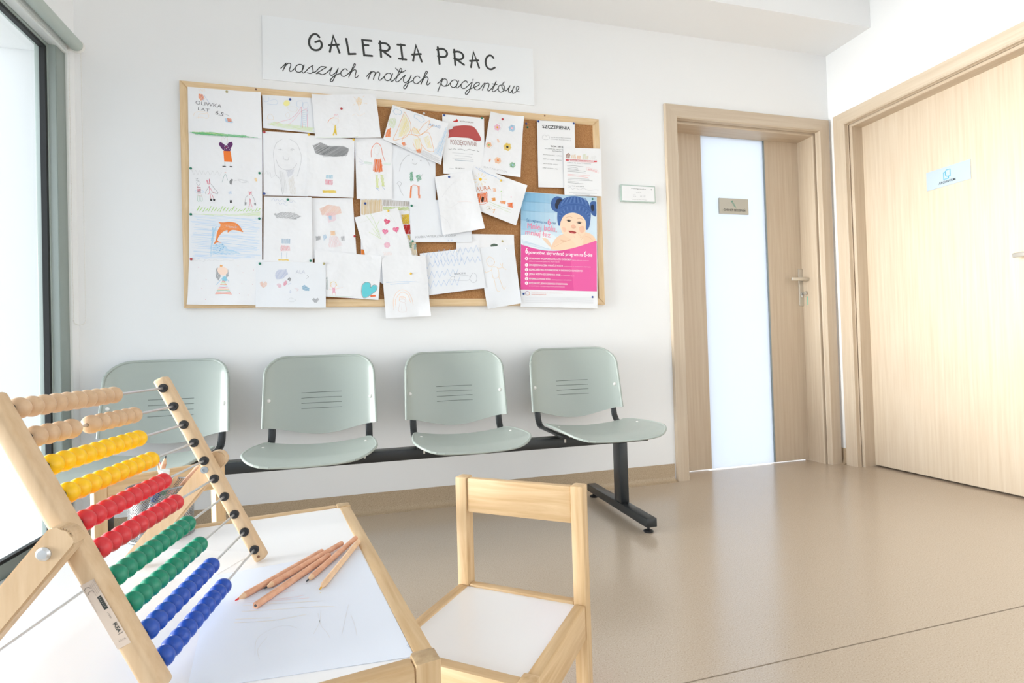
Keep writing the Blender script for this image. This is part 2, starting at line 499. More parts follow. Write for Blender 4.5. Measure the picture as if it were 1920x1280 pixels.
for (ya, yb) in ((0.235, GY), (-1.315, 0.165), (YW0, -1.385)):
    mb = MB(); mb.faces([(x_-0.045, ya, GZ0), (x_-0.045, yb, GZ0), (x_-0.045, yb, GZ1), (x_-0.045, ya, GZ1)], [(0, 1, 2, 3)])
    mb.build('pane', GLASS, win, smooth=0, offset=OF)

# roller blind rolled up over the window
zb = 2.066
bl = empty('roller_blind', (XL+0.03, 0.6, zb))
tag(bl, 'rolled-up grey green roller blind above the tall window, with bead chain', 'blind')
OF = Vector((XL+0.03, 0.6, zb))
YE = 2.577
mb = MB().cyl((XL+0.034, -0.9, zb), (XL+0.034, YE, zb), 0.0245, n=28)
mb.build('tube', mat('blind_fabric', (178, 188, 182), 0.6), bl, offset=OF)
mb = MB(); mb.box((XL, -0.9, zb-0.026), (XL+0.004, YE-0.01, zb+0.02), 0.002)
mb.build('bottom_bar', ALUW, bl, offset=OF)
mb = MB().lathe([(0.0, 0), (0.026, 0), (0.027, 0.004), (0.027, 0.014), (0.022, 0.018), (0.0, 0.018)], (XL+0.034, YE+0.001, zb), (0, 1, 0), 28)
mb.box((XL, YE+0.004, zb-0.02), (XL+0.03, YE+0.016, zb+0.02), 0.002)
mb.build('bracket', WHITEP, bl, offset=OF)
mb = MB().use(WHITEP)
for xx in (XL+0.004, XL+0.046):
    z = zb
    while z > 0.93:
        mb.lathe([(0, -0.0021), (0.0021, 0), (0, 0.0021)], (xx, YE+0.012, z), (0, 0, 1), 6, cap=False); z -= 0.0062
    mb.cyl((xx, YE+0.012, zb), (xx, YE+0.012, 0.93), 0.0007, n=5)
for k in range(24):
    a = PI+PI*k/23
    mb.sphere((XL+0.025+0.021*math.cos(a), YE+0.012, 0.93+0.02*math.sin(a)), 0.0021, n=6)
mb.build('bead_chain', None, bl, offset=OF)

# skirting: floor vinyl coved up the walls
def cove(name, p0, p1, nrm):
    p0 = Vector(p0); p1 = Vector(p1); nrm = Vector(nrm)
    prof = [(0, 0), (0, SK), (0.004, SK)]
    for k in range(7):
        a = PI+PI/2*k/6
        prof.append((0.004+0.028+0.028*math.cos(a), 0.0305+0.028*math.sin(a)+0.0))
    prof.append((0.032, 0.0))
    mb = MB().prism(prof, lambda u, v, t: p0+(p1-p0)*t+nrm*u+Vector((0, 0, v)), 0.0, 1.0)
    o = mb.build(name, SKIRT, smooth=60); tag(o, kind='structure'); return o
cove('baseboard_back', (XL, D, 0), (1.643, D, 0), (0, -1, 0))
cove('baseboard_back', (2.793, D, 0), (XR, D, 0), (0, -1, 0))
cove('baseboard_right', (XR, D, 0), (XR, 2.597, 0), (-1, 0, 0))
cove('baseboard_right', (XR, 1.48, 0), (XR, YN, 0), (-1, 0, 0))

# ---------------------------------------------------------- door casing: stepped profile swept round the opening
def door_frame(parent, off, P, lo, hi, top, recess, face=0.076):
    """P(a, d, z): a along the wall, d depth into the wall (negative = into the room)"""
    prof = [(face, 0.0), (face, -0.010), (face-0.003, -0.020), (0.006, -0.020), (0.0, -0.014), (0.0, 0.006), (-0.002, 0.012), (0.010, 0.012),
            (0.010, 0.020), (-0.012, 0.020), (-0.016, 0.024), (-0.016, recess+0.03), (0.024, recess+0.03), (0.024, 0.0)]
    # cross-section (distance outward from opening, depth); swept left-bottom, left-top, right-top, right-bottom
    mb = MB()
    for side in ('L', 'T', 'R'):
        mb.use({'L': VEN1, 'R': VEN1, 'T': door_frame.top}[side])
        rings = []
        for e in (0, 1):
            rg = []
            for (o, d) in prof:
                if side == 'L': p = P(lo-o, d, 0.0 if e == 0 else top+o)
                elif side == 'R': p = P(hi+o, d, top+o if e == 0 else 0.0)
                else: p = P(lo-o if e == 0 else hi+o, d, top+o)
                rg.append(mb.bm.verts.new(p))
            rings.append(rg)
        n = len(prof)
        out = [mb.bm.faces.new((rings[0][i], rings[0][(i+1) % n], rings[1][(i+1) % n], rings[1][i])) for i in range(n)]
        out += [mb.bm.faces.new(list(reversed(rings[0]))), mb.bm.faces.new(rings[1])]
        mb._tag(out)
    return mb.build('door_frame', None, parent, smooth=0, offset=off)

def lever_set(parent, off, P, a, z, dirn, plate_h=0.235, latch=True):
    """P(a, d, z) as above with d=0 on the door face and negative into the room"""
    mb = MB()
    def bx(mb, a0, a1, d0, d1, z0, z1, bv):
        p = P(a0, d0, z0); q = P(a1, d1, z1)
        lo = [min(p[i], q[i]) for i in range(3)]; hi = [max(p[i], q[i]) for i in range(3)]
        mb.box(lo, hi, bv)
    bx(mb, a-0.021, a+0.021, -0.007, 0.0, z-0.165, z+0.070, 0.004)
    pl = mb.build('handle_plate', METAL, parent, offset=off)
    mb = MB()
    mb.cyl(P(a, -0.006, z), P(a, -0.050, z), 0.0095, n=18)
    bx(mb, a-0.011*dirn, a+0.118*dirn, -0.058, -0.044, z-0.011, z+0.011, 0.005)
    mb.build('lever', METAL, parent, offset=off)
    mb = MB(); mb.cyl(P(a, -0.0065, z-0.085), P(a, -0.0105, z-0.085), 0.0085, n=16)
    bx(mb, a-0.0045, a+0.0045, -0.0105, -0.006, z-0.112, z-0.088, 0.002)
    mb.build('lock_cylinder', CHROME, parent, offset=off)

# glazed door in the back wall
LD = D+0.14                                   # plane of the leaf
d1 = empty('door_1', (2.27, D, 0)); tag(d1, kind='structure'); OF = Vector((2.27, D, 0))
door_frame.top = VEN1H
door_frame(d1, OF, lambda a, d, z: Vector((a, D+d, z)), 1.728, 2.712, 2.032, 0.14)
mb = MB()
LX0, LX1, LZ0, LZ1 = 1.746, 2.730, 0.008, 2.046
G0, G1 = 1.985, 2.437
mb.box((LX0, LD, LZ0), (G0, LD+0.04, LZ1)); mb.box((G1+0.006, LD, LZ0), (LX1, LD+0.04, LZ1))
mb.build('door_leaf', VEN1, d1, smooth=0, offset=OF)
mb = MB(); mb.box((G0, LD+0.008, LZ0-0.002), (G1, LD+0.016, LZ1)); mb.build('glass_panel', FROST, d1, smooth=0, offset=OF)
mb = MB(); mb.box((G1, LD-0.001, LZ0), (G1+0.006, LD+0.03, LZ1)); mb.build('glazing_strip', mat('glazing_strip', (150, 158, 160), 0.4, 0.5), d1, smooth=0, offset=OF)
hp = ray_to((1500.5, 525), (0, LD, 0), (0, 1, 0))
lever_set(d1, OF, lambda a, d, z: Vector((a, LD+d, z)), hp.x+0.004, hp.z, -1)

# plain door in the right wall
RD = XR+0.10
d2 = empty('door_2', (XR, 2.04, 0)); tag(d2, kind='structure'); OF = Vector((XR, 2.04, 0))
door_frame.top = VEN2
door_frame(d2, OF, lambda a, d, z: Vector((XR+d, 4.08-a, z)), 1.564, 2.520, 2.036, 0.10)
mb = MB(); mb.box((RD, 1.545, 0.009), (RD+0.04, 2.530, 2.048)); mb.build('door_leaf', VEN1, d2, smooth=0, offset=OF)
hp2 = ray_to((1900, 479), (RD-0.05, 0, 0), (1, 0, 0))
lever_set(d2, OF, lambda a, d, z: Vector((RD+d, 4.08-a, z)), 4.08-hp2.y+0.116, hp2.z, -1)

# key hanging in the lock of the glazed door
kz = hp.z-0.085; kx = hp.x+0.004
kroot = empty('door_key', (kx, LD-0.011, kz))
tag(kroot, 'key with turquoise plastic tag in the lock of the glazed door', 'key'); OF = Vector((kx, LD-0.011, kz))
mb = MB(); mb.cyl((kx, LD-0.0112, kz), (kx, LD-0.022, kz), 0.0035, n=10); mb.box((kx-0.002, LD-0.040, kz-0.011), (kx+0.002, LD-0.021, kz+0.011), 0.002)
mb.build('key_blade', METAL, kroot, offset=OF)
ring = [(kx+0.004+0.013*math.cos(2*PI*k/20), LD-0.036, kz-0.013+0.013*math.sin(2*PI*k/20)) for k in range(21)]
mb = MB()
for a, b in zip(ring, ring[1:]): mb.cyl(a, b, 0.0012, n=6)
mb.build('key_ring', METAL, kroot, offset=OF)
mb = MB(); mb.box((kx+0.010, LD-0.040, kz-0.078), (kx+0.026, LD-0.035, kz-0.022), 0.002)
mb.build('key_tag', mat('tag_turquoise', (58, 190, 165), 0.4), kroot, offset=OF)

# ---------------------------------------------------------- signs
YWALL = D
def wall_pt(q, y): return ray_to(q, (0, y, 0), (0, 1, 0))

# title panel
SPY = D-0.006
def S6(x, y): return (480+x/3.5556, 30+y/3.5556)
cor = [wall_pt(S6(*p), SPY) for p in ((40, 2), (1845, 212), (1855, 590), (45, 425))]
sx0 = (cor[0].x+cor[3].x)/2; sx1 = (cor[1].x+cor[2].x)/2; sz1 = (cor[0].z+cor[1].z)/2; sz0 = (cor[2].z+cor[3].z)/2
sign = empty('title_sign', (sx0, D, sz0)); tag(sign, 'white title panel above the cork board reading GALERIA PRAC', 'sign'); OF = Vector((sx0, D, sz0))
mb = MB(); mb.box((sx0, D-0.006, sz0), (sx1, D, sz1), 0.001); mb.build('panel', SIGNP, sign, smooth=0, offset=OF)
def Ta(x, y): return (560+x/9.6, 40+y/9.6)
def Tb(x, y): return (740+x/8.727, 40+y/8.727)
def Tc(x, y): return (515+x/8.0, 100+y/8.0)
def Td(x, y): return (680+x/12.0, 110+y/12.0)
def Te(x, y): return (810+x/10.667, 110+y/10.667)
caps = [
 (Ta, 1, [(372,285),(330,240),(280,230),(230,260),(195,320),(188,400),(215,470),(265,510),(320,520),(375,505),(410,460),(412,400),(385,352),(345,358),(300,375)]),
 (Ta, 0, [(562,550),(622,262),(735,565)]), (Ta, 0, [(548,430),(720,420)]),
 (Ta, 0, [(855,315),(905,588),(1022,585)]),
 (Ta, 0, [(1310,350),(1145,335),(1180,610),(1322,622)]), (Ta, 0, [(1165,430),(1255,432)]),
 (Ta, 0, [(1465,355),(1485,642)]), (Ta, 1, [(1450,400),(1510,392),(1580,405),(1625,445),(1632,490),(1595,530),(1530,530),(1465,515)]), (Ta, 0, [(1500,525),(1652,638)]),
 (Tb, 0, [(45,382),(165,393)]), (Tb, 0, [(100,378),(130,625)]), (Tb, 0, [(70,610),(188,625)]),
 (Tb, 0, [(302,648),(348,395),(442,658)]), (Tb, 0, [(288,545),(428,535)]),
 (Tb, 0, [(705,425),(735,698)]), (Tb, 1, [(695,465),(750,450),(810,460),(850,500),(855,545),(825,578),(765,583),(708,570)]),
 (Tb, 0, [(973,465),(992,715)]), (Tb, 1, [(965,505),(1020,495),(1080,510),(1118,550),(1120,590),(1085,622),(1030,622),(975,605)]), (Tb, 0, [(1008,622),(1135,712)]),
 (Tb, 0, [(1248,750),(1290,503),(1382,760)]), (Tb, 0, [(1232,648),(1368,640)]),
 (Tb, 1, [(1618,600),(1585,565),(1545,560),(1505,595),(1488,660),(1500,730),(1540,775),(1590,782),(1638,755)]),
]
curs = [
 (Tc, [(92,225),(130,190),(170,150),(150,200),(122,262)]),
 (Tc, [(135,235),(170,180),(205,152),(238,158),(240,190),(222,240),(232,270),(262,262),(305,222)]),
 (Tc, [(430,205),(405,172),(360,168),(318,200),(310,245),(340,280),(385,280),(420,245),(440,175),(412,255),(422,290),(450,285),(520,215),(575,182)]),
 (Tc, [(560,190),(572,240),(575,280),(535,300),(490,290)]), (Tc, [(578,290),(620,270),(685,205),(730,200),(780,205)]),
 (Tc, [(780,205),(700,255),(625,302),(665,300),(720,320),(780,290),(835,240),(862,212)]),
 (Tc, [(862,212),(835,270),(828,310),(850,330),(885,315),(925,275),(952,225),(930,290),(895,370),(870,415),(845,425),(838,400),(870,360),(910,330),(985,300)]),
 (Tc, [(1090,258),(1070,235),(1035,240),(995,280),(998,325),(1035,348),(1080,325),(1150,260),(1200,195),(1210,165),(1195,158),(1175,200),(1140,285),(1112,358)]),
 (Tc, [(1125,320),(1165,265),(1200,245),(1222,262),(1212,310),(1205,350),(1222,368),(1255,335)]),
 (Td, [(85,405),(135,350),(190,290),(155,380),(122,462)]),
 (Td, [(145,400),(190,320),(240,292),(285,320),(262,390),(240,468)]), (Td, [(268,380),(310,318),(355,300),(385,340),(365,420),(360,465),(390,485),(430,455),(485,405)]),
 (Td, [(655,385),(620,335),(565,328),(510,365),(490,430),(530,490),(590,490),(635,440),(675,340),(635,450),(640,505),(680,500),(760,415),(850,320),(880,250),(855,218),(830,260),(780,390),(745,490),(770,522),(820,500),(900,420),(962,368)]),
 (Td, [(740,212),(800,270),(860,305),(910,295),(965,262)]),
 (Td, [(962,368),(920,450),(925,520),(965,540),(1010,510),(1060,445),(1090,378),(1050,480),(1010,590),(970,665),(930,672),(925,635),(970,580),(1040,540),(1135,490)]),
 (Td, [(1288,435),(1255,398),(1205,400),(1150,450),(1145,520),(1195,565),(1260,540),(1370,430),(1440,340),(1455,300),(1435,280),(1410,320),(1360,450),(1312,578)]),
 (Td, [(1330,530),(1390,435),(1440,412),(1472,445),(1455,520),(1440,570),(1465,592),(1518,542)]),
 (Te, [(112,498),(160,455),(212,400),(170,510),(115,660)]),
 (Te, [(195,470),(210,425),(250,405),(290,420),(305,470),(290,525),(250,550),(205,535),(185,490)]), (Te, [(250,552),(310,540),(370,485)]),
 (Te, [(510,470),(480,432),(430,430),(380,465),(368,520),(400,568),(455,570),(500,520),(532,440),(495,530),(490,578),(520,578),(575,520)]),
 (Te, [(705,480),(690,450),(650,450),(600,490),(580,545),(605,590),(655,592),(720,540),(805,465)]),
 (Te, [(805,465),(780,550),(745,650),(710,705),(680,718),(665,690),(700,640),(760,605),(835,575)]), (Te, [(822,412),(815,435)]),
 (Te, [(835,575),(900,550),(945,515),(940,480),(900,478),(855,510),(835,560),(860,610),(910,625),(965,590),(1020,520),(1060,488),(1035,560),(1005,632)]),
 (Te, [(1020,590),(1055,520),(1100,492),(1140,505),(1130,570),(1112,620),(1130,645),(1170,620),(1235,540),(1282,455),(1245,550),(1205,630),(1215,655),(1255,650),(1330,590)]),
 (Te, [(1208,505),(1300,518)]),
 (Te, [(1390,525),(1345,540),(1325,590),(1335,645),(1380,668),(1430,640),(1448,585),(1435,535),(1400,525),(1400,570),(1430,620),(1480,640),(1520,600),(1560,540)]), (Te, [(1448,465),(1412,500)]),
 (Te, [(1560,540),(1530,620),(1540,680),(1570,675),(1610,620),(1645,550),(1610,630),(1605,685),(1640,690),(1700,640),(1735,590),(1725,555),(1695,560),(1685,610),(1700,650),(1745,660)]),
]
yk = [D-0.0063]
mb = MB()
def on_sign(x, z): yk[0] -= 1e-7; return Vector((x, yk[0], z))
for fnz, sm, pts in caps:
    w2 = [(lambda v: (v.x, v.z))(wall_pt(fnz(*p), SPY)) for p in pts]
    mb.ribbon(smoothline(w2, 5) if sm else w2, 0.0098, on_sign)
mb.build('capital_lettering', INK, sign, smooth=0, offset=OF, flip=False)
mb = MB()
for fnz, pts in curs:
    w2 = [(lambda v: (v.x, v.z))(wall_pt(fnz(*p), SPY)) for p in pts]
    mb.ribbon(smoothline(w2, 6), 0.0042, on_sign)
mb.build('script_lettering', INK, sign, smooth=0, offset=OF, flip=False)

# acrylic name holder right of the board
def Z7(x, y): return (960+x/5.1214, 340+y/5.12)
a = wall_pt(Z7(1043, 22), D-0.012); c = wall_pt(Z7(1380, 212), D-0.012)
hx0, hx1, hz0, hz1 = a.x, c.x, c.z+0.003, a.z-0.003
hold = empty('name_plate', (hx0, D, hz0)); tag(hold, 'small clear acrylic card holder between the cork board and the glazed door', 'name plate'); OF = Vector((hx0, D, hz0))
mb = MB().use(ACRYL); mb.box((hx0, D-0.012, hz0), (hx1, D, hz1), 0.002)
mb.build('holder', None, hold, offset=OF)
mb = MB(); mb.box((hx0+0.006, D-0.0130, hz0+0.006), (hx1-0.006, D-0.012, hz1-0.006)); mb.build('card', PAPERF, hold, smooth=0, offset=OF)
mb = MB().use(ink((60, 62, 64)))
fnc = lambda x, z: Vector((x, D-0.0133, z))
W_ = hx1-hx0
put_text(mb, 'Pielęgniarka', fnc, (hx0+W_*0.30, hz1-0.022), (hx0+W_*0.72, hz1-0.022), 0.0045)
put_text(mb, '4', fnc, (hx0+W_*0.86, hz1-0.024), (hx0+W_*0.89, hz1-0.024), 0.008)
mb.use(ink((130, 132, 134)))
put_text(mb, 'przyjmuje', fnc, (hx0+W_*0.44, hz1-0.042), (hx0+W_*0.58, hz1-0.042), 0.0035)
for k, (x1, x2) in enumerate(((0.34, 0.42), (0.34, 0.43))):
    put_text(mb, 'wtorek', fnc, (hx0+W_*x1, hz1-0.056-0.008*k), (hx0+W_*x2, hz1-0.056-0.008*k), 0.0035)
    put_text(mb, '8:00 - 14:00', fnc, (hx0+W_*0.55, hz1-0.056-0.008*k), (hx0+W_*0.70, hz1-0.056-0.008*k), 0.0035)
put_text(mb, 'szczepienia dzieci zdrowych', fnc, (hx0+W_*0.30, hz0+0.012), (hx0+W_*0.75, hz0+0.012), 0.0032)
mb.build('card_print', None, hold, smooth=0, offset=OF, flip=False)

# sign on the glazed door
def Zd(x, y): return (1320+x/4.925, 340+y/4.923)
YD = LD-0.003
q = [wall_pt(Zd(*p), YD) for p in ((140, 150), (410, 165), (412, 308), (145, 295))]
gx0, gx1, gz1, gz0 = (q[0].x+q[3].x)/2, (q[1].x+q[2].x)/2, (q[0].z+q[1].z)/2, (q[2].z+q[3].z)/2
ds = empty('door_sign', (gx0, LD+0.005, gz0)); tag(ds, 'silver sign with syringe symbol reading GABINET SZCZEPIEŃ on the glazed door', 'sign'); OF = Vector((gx0, LD+0.005, gz0))
mb = MB(); mb.box((gx0, LD-0.003, gz0), (gx1, LD+0.008, gz1), 0.0008); mb.build('plate', SIGNG, ds, smooth=0, offset=OF)
fnd = lambda x, z: Vector((x, LD-0.0036, z))
mb = MB().use(ink((70, 70, 66)))
put_text(mb, 'GABINET SZCZEPIEŃ', fnd, (gx0+0.14*(gx1-gx0), gz0+0.19*(gz1-gz0)), (gx0+0.88*(gx1-gx0), gz0+0.19*(gz1-gz0)), 0.0125, bold=0.012)
mb.use(ink((95, 175, 155)))
def gp(u, v): return (gx0+u*(gx1-gx0), gz0+v*(gz1-gz0))
mb.ribbon([gp(0.42, 0.76), gp(0.52, 0.48), gp(0.545, 0.50), gp(0.45, 0.80), gp(0.42, 0.76)], 0.0025, fnd)
mb.ribbon([gp(0.53, 0.50), gp(0.575, 0.36)], 0.0018, fnd); mb.ribbon([gp(0.405, 0.80), gp(0.455, 0.86)], 0.003, fnd); mb.ribbon([gp(0.43, 0.83), gp(0.44, 0.78)], 0.0025, fnd)
mb.build('sign_print', None, ds, smooth=0, offset=OF, flip=False)

# sign on the plain door
def Zr(x, y): return (1540+x/3.2, y/3.2)
XD = RD-0.002
q = [ray_to(Zr(*p), (XD, 0, 0), (1, 0, 0)) for p in ((630, 1033), (895, 957), (898, 1073), (632, 1147))]
ry0, ry1 = (q[0].y+q[3].y)/2, (q[1].y+q[2].y)/2; rz1, rz0 = (q[0].z+q[1].z)/2, (q[2].z+q[3].z)/2
rs = empty('door_sign', (RD, ry0, rz0)); tag(rs, 'pale sign with paper symbol reading ARCHIWUM on the plain wooden door', 'sign'); OF = Vector((RD, ry0, rz0))
mb = MB(); mb.box((RD-0.003, ry1, rz0), (RD, ry0, rz1), 0.0008); mb.build('plate', SIGNB, rs, smooth=0, offset=OF)
fnr = lambda a, z: Vector((RD-0.0036, -a, z))
def rp(u, v): return (-ry0+u*(ry0-ry1), rz0+v*(rz1-rz0))
mb = MB().use(ink((60, 64, 66)))
put_text(mb, 'ARCHIWUM', fnr, rp(0.29, 0.16), rp(0.67, 0.16), 0.012, bold=0.01)
mb.use(ink((60, 160, 190)))
mb.ribbon([rp(0.47, 0.82), rp(0.56, 0.82), rp(0.56, 0.47), rp(0.49, 0.47), rp(0.45, 0.56), rp(0.45, 0.75), rp(0.47, 0.82)], 0.003, fnr)
mb.ribbon([rp(0.44, 0.72), rp(0.41, 0.72), rp(0.41, 0.36), rp(0.52, 0.36), rp(0.52, 0.45)], 0.003, fnr)
mb.build('sign_print', None, rs, smooth=0, offset=OF, flip=False)

# ================================================================== CORK BOARD
BY = 2.620       # front face of the board frame (photo measures were taken on this plane)
BX0, BX1, BZ0, BZ1 = -0.7532, 1.2468, 0.9804, 1.9804
board = empty('cork_board', (BX0, D, BZ0)); tag(board, 'wide cork notice board in a pine frame, covered with drawings', 'notice board'); OF = Vector((BX0, D, BZ0))
mb = MB(); mb.box((BX0+0.02, 2.628, BZ0+0.02), (BX1-0.02, D, BZ1-0.02)); mb.build('cork_sheet', CORK, board, smooth=0, offset=OF)
fwid = 0.036
for k in range(4):
    mb = MB()
    if k < 2:
        z0, z1 = (BZ1-fwid, BZ1) if k == 0 else (BZ0, BZ0+fwid)
        pr = [(BX0, z0 if k else z1), (BX1, z0 if k else z1), (BX1-fwid, z1 if k else z0), (BX0+fwid, z1 if k else z0)]
    else:
        xa, xb = (BX0, BX0+fwid) if k == 2 else (BX1, BX1-fwid)
        pr = [(xa, BZ0), (xa, BZ1), (xb, BZ1-fwid), (xb, BZ0+fwid)]
    mb.prism(pr, lambda u, v, t: Vector((u, t, v)), BY, D)
    bmesh.ops.bevel(mb.bm, geom=[e for e in mb.bm.edges if all(abs(v.co.y-BY) < 1e-5 for v in e.verts)], offset=0.003, segments=2, affect='EDGES')
    mb.build('frame_rail', FRAMEW if k < 2 else FRAMEWZ, board, smooth=30, offset=OF)

# ================================================================== SHEETS ON THE BOARD
def Z1(x, y): return (x/3.2, y/3.2)
def Z2(x, y): return (330+x/4.8, 140+y/4.8)
def Z3(x, y): return (660+x/3.9184, 140+y/3.919)
def Z4(x, y): return (330+x/4.8, 360+y/4.8)
def Z5(x, y): return (660+x/3.9184, 340+y/3.9185)
def Z8(x, y): return (980+x/6.4, 190+y/6.4)
def Pw(fn, x, y):
    v = wall_pt(fn(x, y), BY); return Vector((v.x, v.z))
SHEETS = []
rnd = random.Random(3)
class Sheet:
    """a sheet pinned to the board, from its four corners (top left, top right, bottom right, bottom left)"""
    def __init__(s, name, label, cat, layer, corners, paper=None, lift=0.003, curls=(), group=None, crumple=0.0006):
        s.c = [Pw(*c) for c in corners]; s.layer = layer; s.lift = lift; s.curls = curls; s.cr = crumple
        s.ph = [rnd.uniform(0, 6.28) for _ in range(4)]; s.y0 = BY-0.0022-layer*0.0019; s.k = 0
        s.mb = None; s.name = name
        mb = MB(); n = 14; vs = []
        for j in range(n+1):
            for i in range(n+1):
                u = i/n; v = j/n; p = s.at(u, v); vs.append(Vector((p.x, s.y(u, v), p.y)))
        idx = [(j*(n+1)+i, j*(n+1)+i+1, (j+1)*(n+1)+i+1, (j+1)*(n+1)+i) for j in range(n) for i in range(n)]
        back = [Vector((a.x, a.y+0.00025, a.z)) for a in vs]
        N = len(vs)
        rim = [i for i in range(n+1)]+[(j)*(n+1)+n for j in range(1, n+1)]+[n*(n+1)+i for i in range(n-1, -1, -1)]+[j*(n+1) for j in range(n-1, 0, -1)]
        allf = idx+[tuple(N+a for a in reversed(f)) for f in idx]+[(rim[i], rim[(i+1) % len(rim)], N+rim[(i+1) % len(rim)], N+rim[i]) for i in range(len(rim))]
        mb.faces(vs+back, allf)
        s.off = Vector((s.c[0].x, s.y0, s.c[0].y))
        s.ob = mb.build(name, paper or PAPER, None, smooth=50, offset=s.off)
        s.ob.location = s.off
        tag(s.ob, label, cat, group)
        SHEETS.append(s)
    def at(s, u, v):
        a, b, c, d = s.c; return (a*(1-u)+b*u)*(1-v)+(d*(1-u)+c*u)*v
    def y(s, u, v):
        y = s.y0-s.lift*max(0, v-0.25)**2*1.6
        y -= s.cr*(1+math.sin(u*7+s.ph[0]+2*math.sin(v*3+s.ph[1])))*0.5*min(1, v*3)
        for cu, cv, am, rr in s.curls:
            dd = math.hypot(u-cu, v-cv)
            if dd < rr: y -= am*(1-dd/rr)**1.6
        return y
    def uv(s, p):
        a, b, c, d = s.c; u = v = 0.5
        for _ in range(6):
            f = s.at(u, v)-p; du = (b-a)*(1-v)+(c-d)*v; dv = (d-a)*(1-u)+(c-b)*u
            det = du.x*dv.y-du.y*dv.x
            u -= (f.x*dv.y-f.y*dv.x)/det; v -= (du.x*f.y-du.y*f.x)/det
        return u, v
    def fn(s, x, z):
        u, v = s.uv(Vector((x, z))); uu = min(1, max(0, u)); vv = min(1, max(0, v))
        return Vector((x, s.y(uu, vv)-0.00035-s.k*0.000012, z))
    def begin(s):
        if s.mb is None: s.mb = MB()
        s.k += 1
        return s.mb
    def st(s, view, rgb, wd, *lines, sm=True):
        """strokes: width in mm"""
        mb = s.begin().use(ink(rgb))
        for l in lines:
            pts = [tuple(Pw(view, x, y)) for x, y in zip(l[::2], l[1::2])]
            mb.ribbon(smoothline(pts, 4) if sm else s.res(pts), wd/1000.0, s.fn, caps=wd > 3)
        return s
    def res(s, pts):
        out = [pts[0]]
        for a, b in zip(pts, pts[1:]):
            L = math.hypot(b[0]-a[0], b[1]-a[1]); n = max(1, int(L/0.02))
            for k in range(1, n+1): out.append((a[0]+(b[0]-a[0])*k/n, a[1]+(b[1]-a[1])*k/n))
        return out
    def fill(s, view, rgb, *polys, sm=True):
        mb = s.begin().use(ink(rgb))
        for l in polys:
            pts = [tuple(Pw(view, x, y)) for x, y in zip(l[::2], l[1::2])]
            if sm:
                n = len(pts); pts = smoothline(pts+[pts[0]], 4)[:-1]
            mb.poly2(pts, s.fn)
        return s
    def hatch(s, view, rgb, wd, poly, ang=45, gap=3.5, jit=0.5, zig=False):
        """pencil shading: roughly parallel strokes clipped to an outline"""
        P = [Pw(view, x, y) for x, y in zip(poly[::2], poly[1::2])]
        mb = s.begin().use(ink(rgb)); a = math.radians(ang); d = Vector((math.cos(a), math.sin(a))); n = Vector((-d.y, d.x))
        lo = min(p.dot(n) for p in P); hi = max(p.dot(n) for p in P); t = lo+gap*0.0004
        while t < hi:
            xs = []
            for i in range(len(P)):
                p, q = P[i], P[(i+1) % len(P)]; a0, a1 = p.dot(n)-t, q.dot(n)-t
                if (a0 < 0) != (a1 < 0): xs.append((p+(q-p)*(a0/(a0-a1))).dot(d))
            xs.sort()
            for x0, x1 in zip(xs[::2], xs[1::2]):
                if x1-x0 < 0.002: continue
                e = min(0.03, 0.12*jit*(x1-x0)); x0 += rnd.uniform(0, e); x1 -= rnd.uniform(0, e); o = rnd.uniform(-0.3, 0.3)*gap/1000*jit
                mid = d*((x0+x1)/2)+n*(t+o+rnd.uniform(-1, 1)*0.0012*jit)
                pts = [d*x0+n*(t+o), mid, d*x1+n*(t-o)]
                mb.ribbon(smoothline([tuple(p) for p in pts], 3), wd/1000.0*rnd.uniform(0.7, 1.2), s.fn, caps=False)
            t += gap/1000*rnd.uniform(1-0.4*jit, 1+0.4*jit)
        return s
    def dots(s, view, rgb, r, *pts):
        mb = s.begin().use(ink(rgb))
        for x, y in zip(pts[::2], pts[1::2]):
            c = Pw(view, x, y)
            mb.poly2([(c.x+r/1000*math.cos(k*PI/4), c.y+r/1000*math.sin(k*PI/4)) for k in range(8)], s.fn)
        return s
    def text(s, view, rgb, body, x0, y0, x1, y1, h, shear=0.0, bold=0.0):
        mb = s.begin().use(ink(rgb)); put_text(mb, body, s.fn, Pw(view, x0, y0), Pw(view, x1, y1), h/1000.0, shear, bold)
        return s
    def done(s, name='drawing'):
        if s.mb is None: return
        o = s.mb.build(name, None, s.ob, smooth=0, offset=s.off, flip=False)

GR = (120, 122, 126); PG = (176, 178, 182); OR = (240, 140, 82); PE = (246, 196, 160); LB = (160, 205, 236); GN = (170, 214, 120); DK = (74, 74, 76)

DG = 'drawings pinned on the cork board'
# --- left column
s = Sheet('drawing_sheet', 'drawing with OLIWKA LAT 6,5 and a green ground line, top left of board', 'drawing', 1, [(Z2, 107, 112), (Z2, 765, 165), (Z2, 777, 580), (Z2, 115, 525)], lift=0.001, curls=((1, 0, 0.006, 0.35),), group=DG)
s.hatch(Z2, OR, 1.2, (205,175, 245,180, 262,225, 225,240, 205,210), 60, 1.8).st(Z2, (120,150,210), 0.9, (255,190, 300,255), (230,185, 250,240))
for k in range(7): s.st(Z2, (244,214,180), 0.7, (215+8*k, 160-6*(k%3), 205+9*k, 130+5*(k%2)))
s.text(Z2, (128,128,132), 'OLIWKA', 178, 268, 412, 305, 16).text(Z2, (128,128,132), 'LAT', 200, 322, 302, 338, 13).text(Z2, (96,96,100), '6,5', 355, 358, 425, 380, 17)
s.st(Z2, (110,110,114), 0.9, (415,358, 450,360, 485,378)).hatch(Z2, LB, 1.3, (440,400, 470,390, 520,430, 505,438, 450,432), 30, 2.2).hatch(Z2, OR, 1.4, (460,395, 500,400, 505,425, 470,430), 20, 1.8)
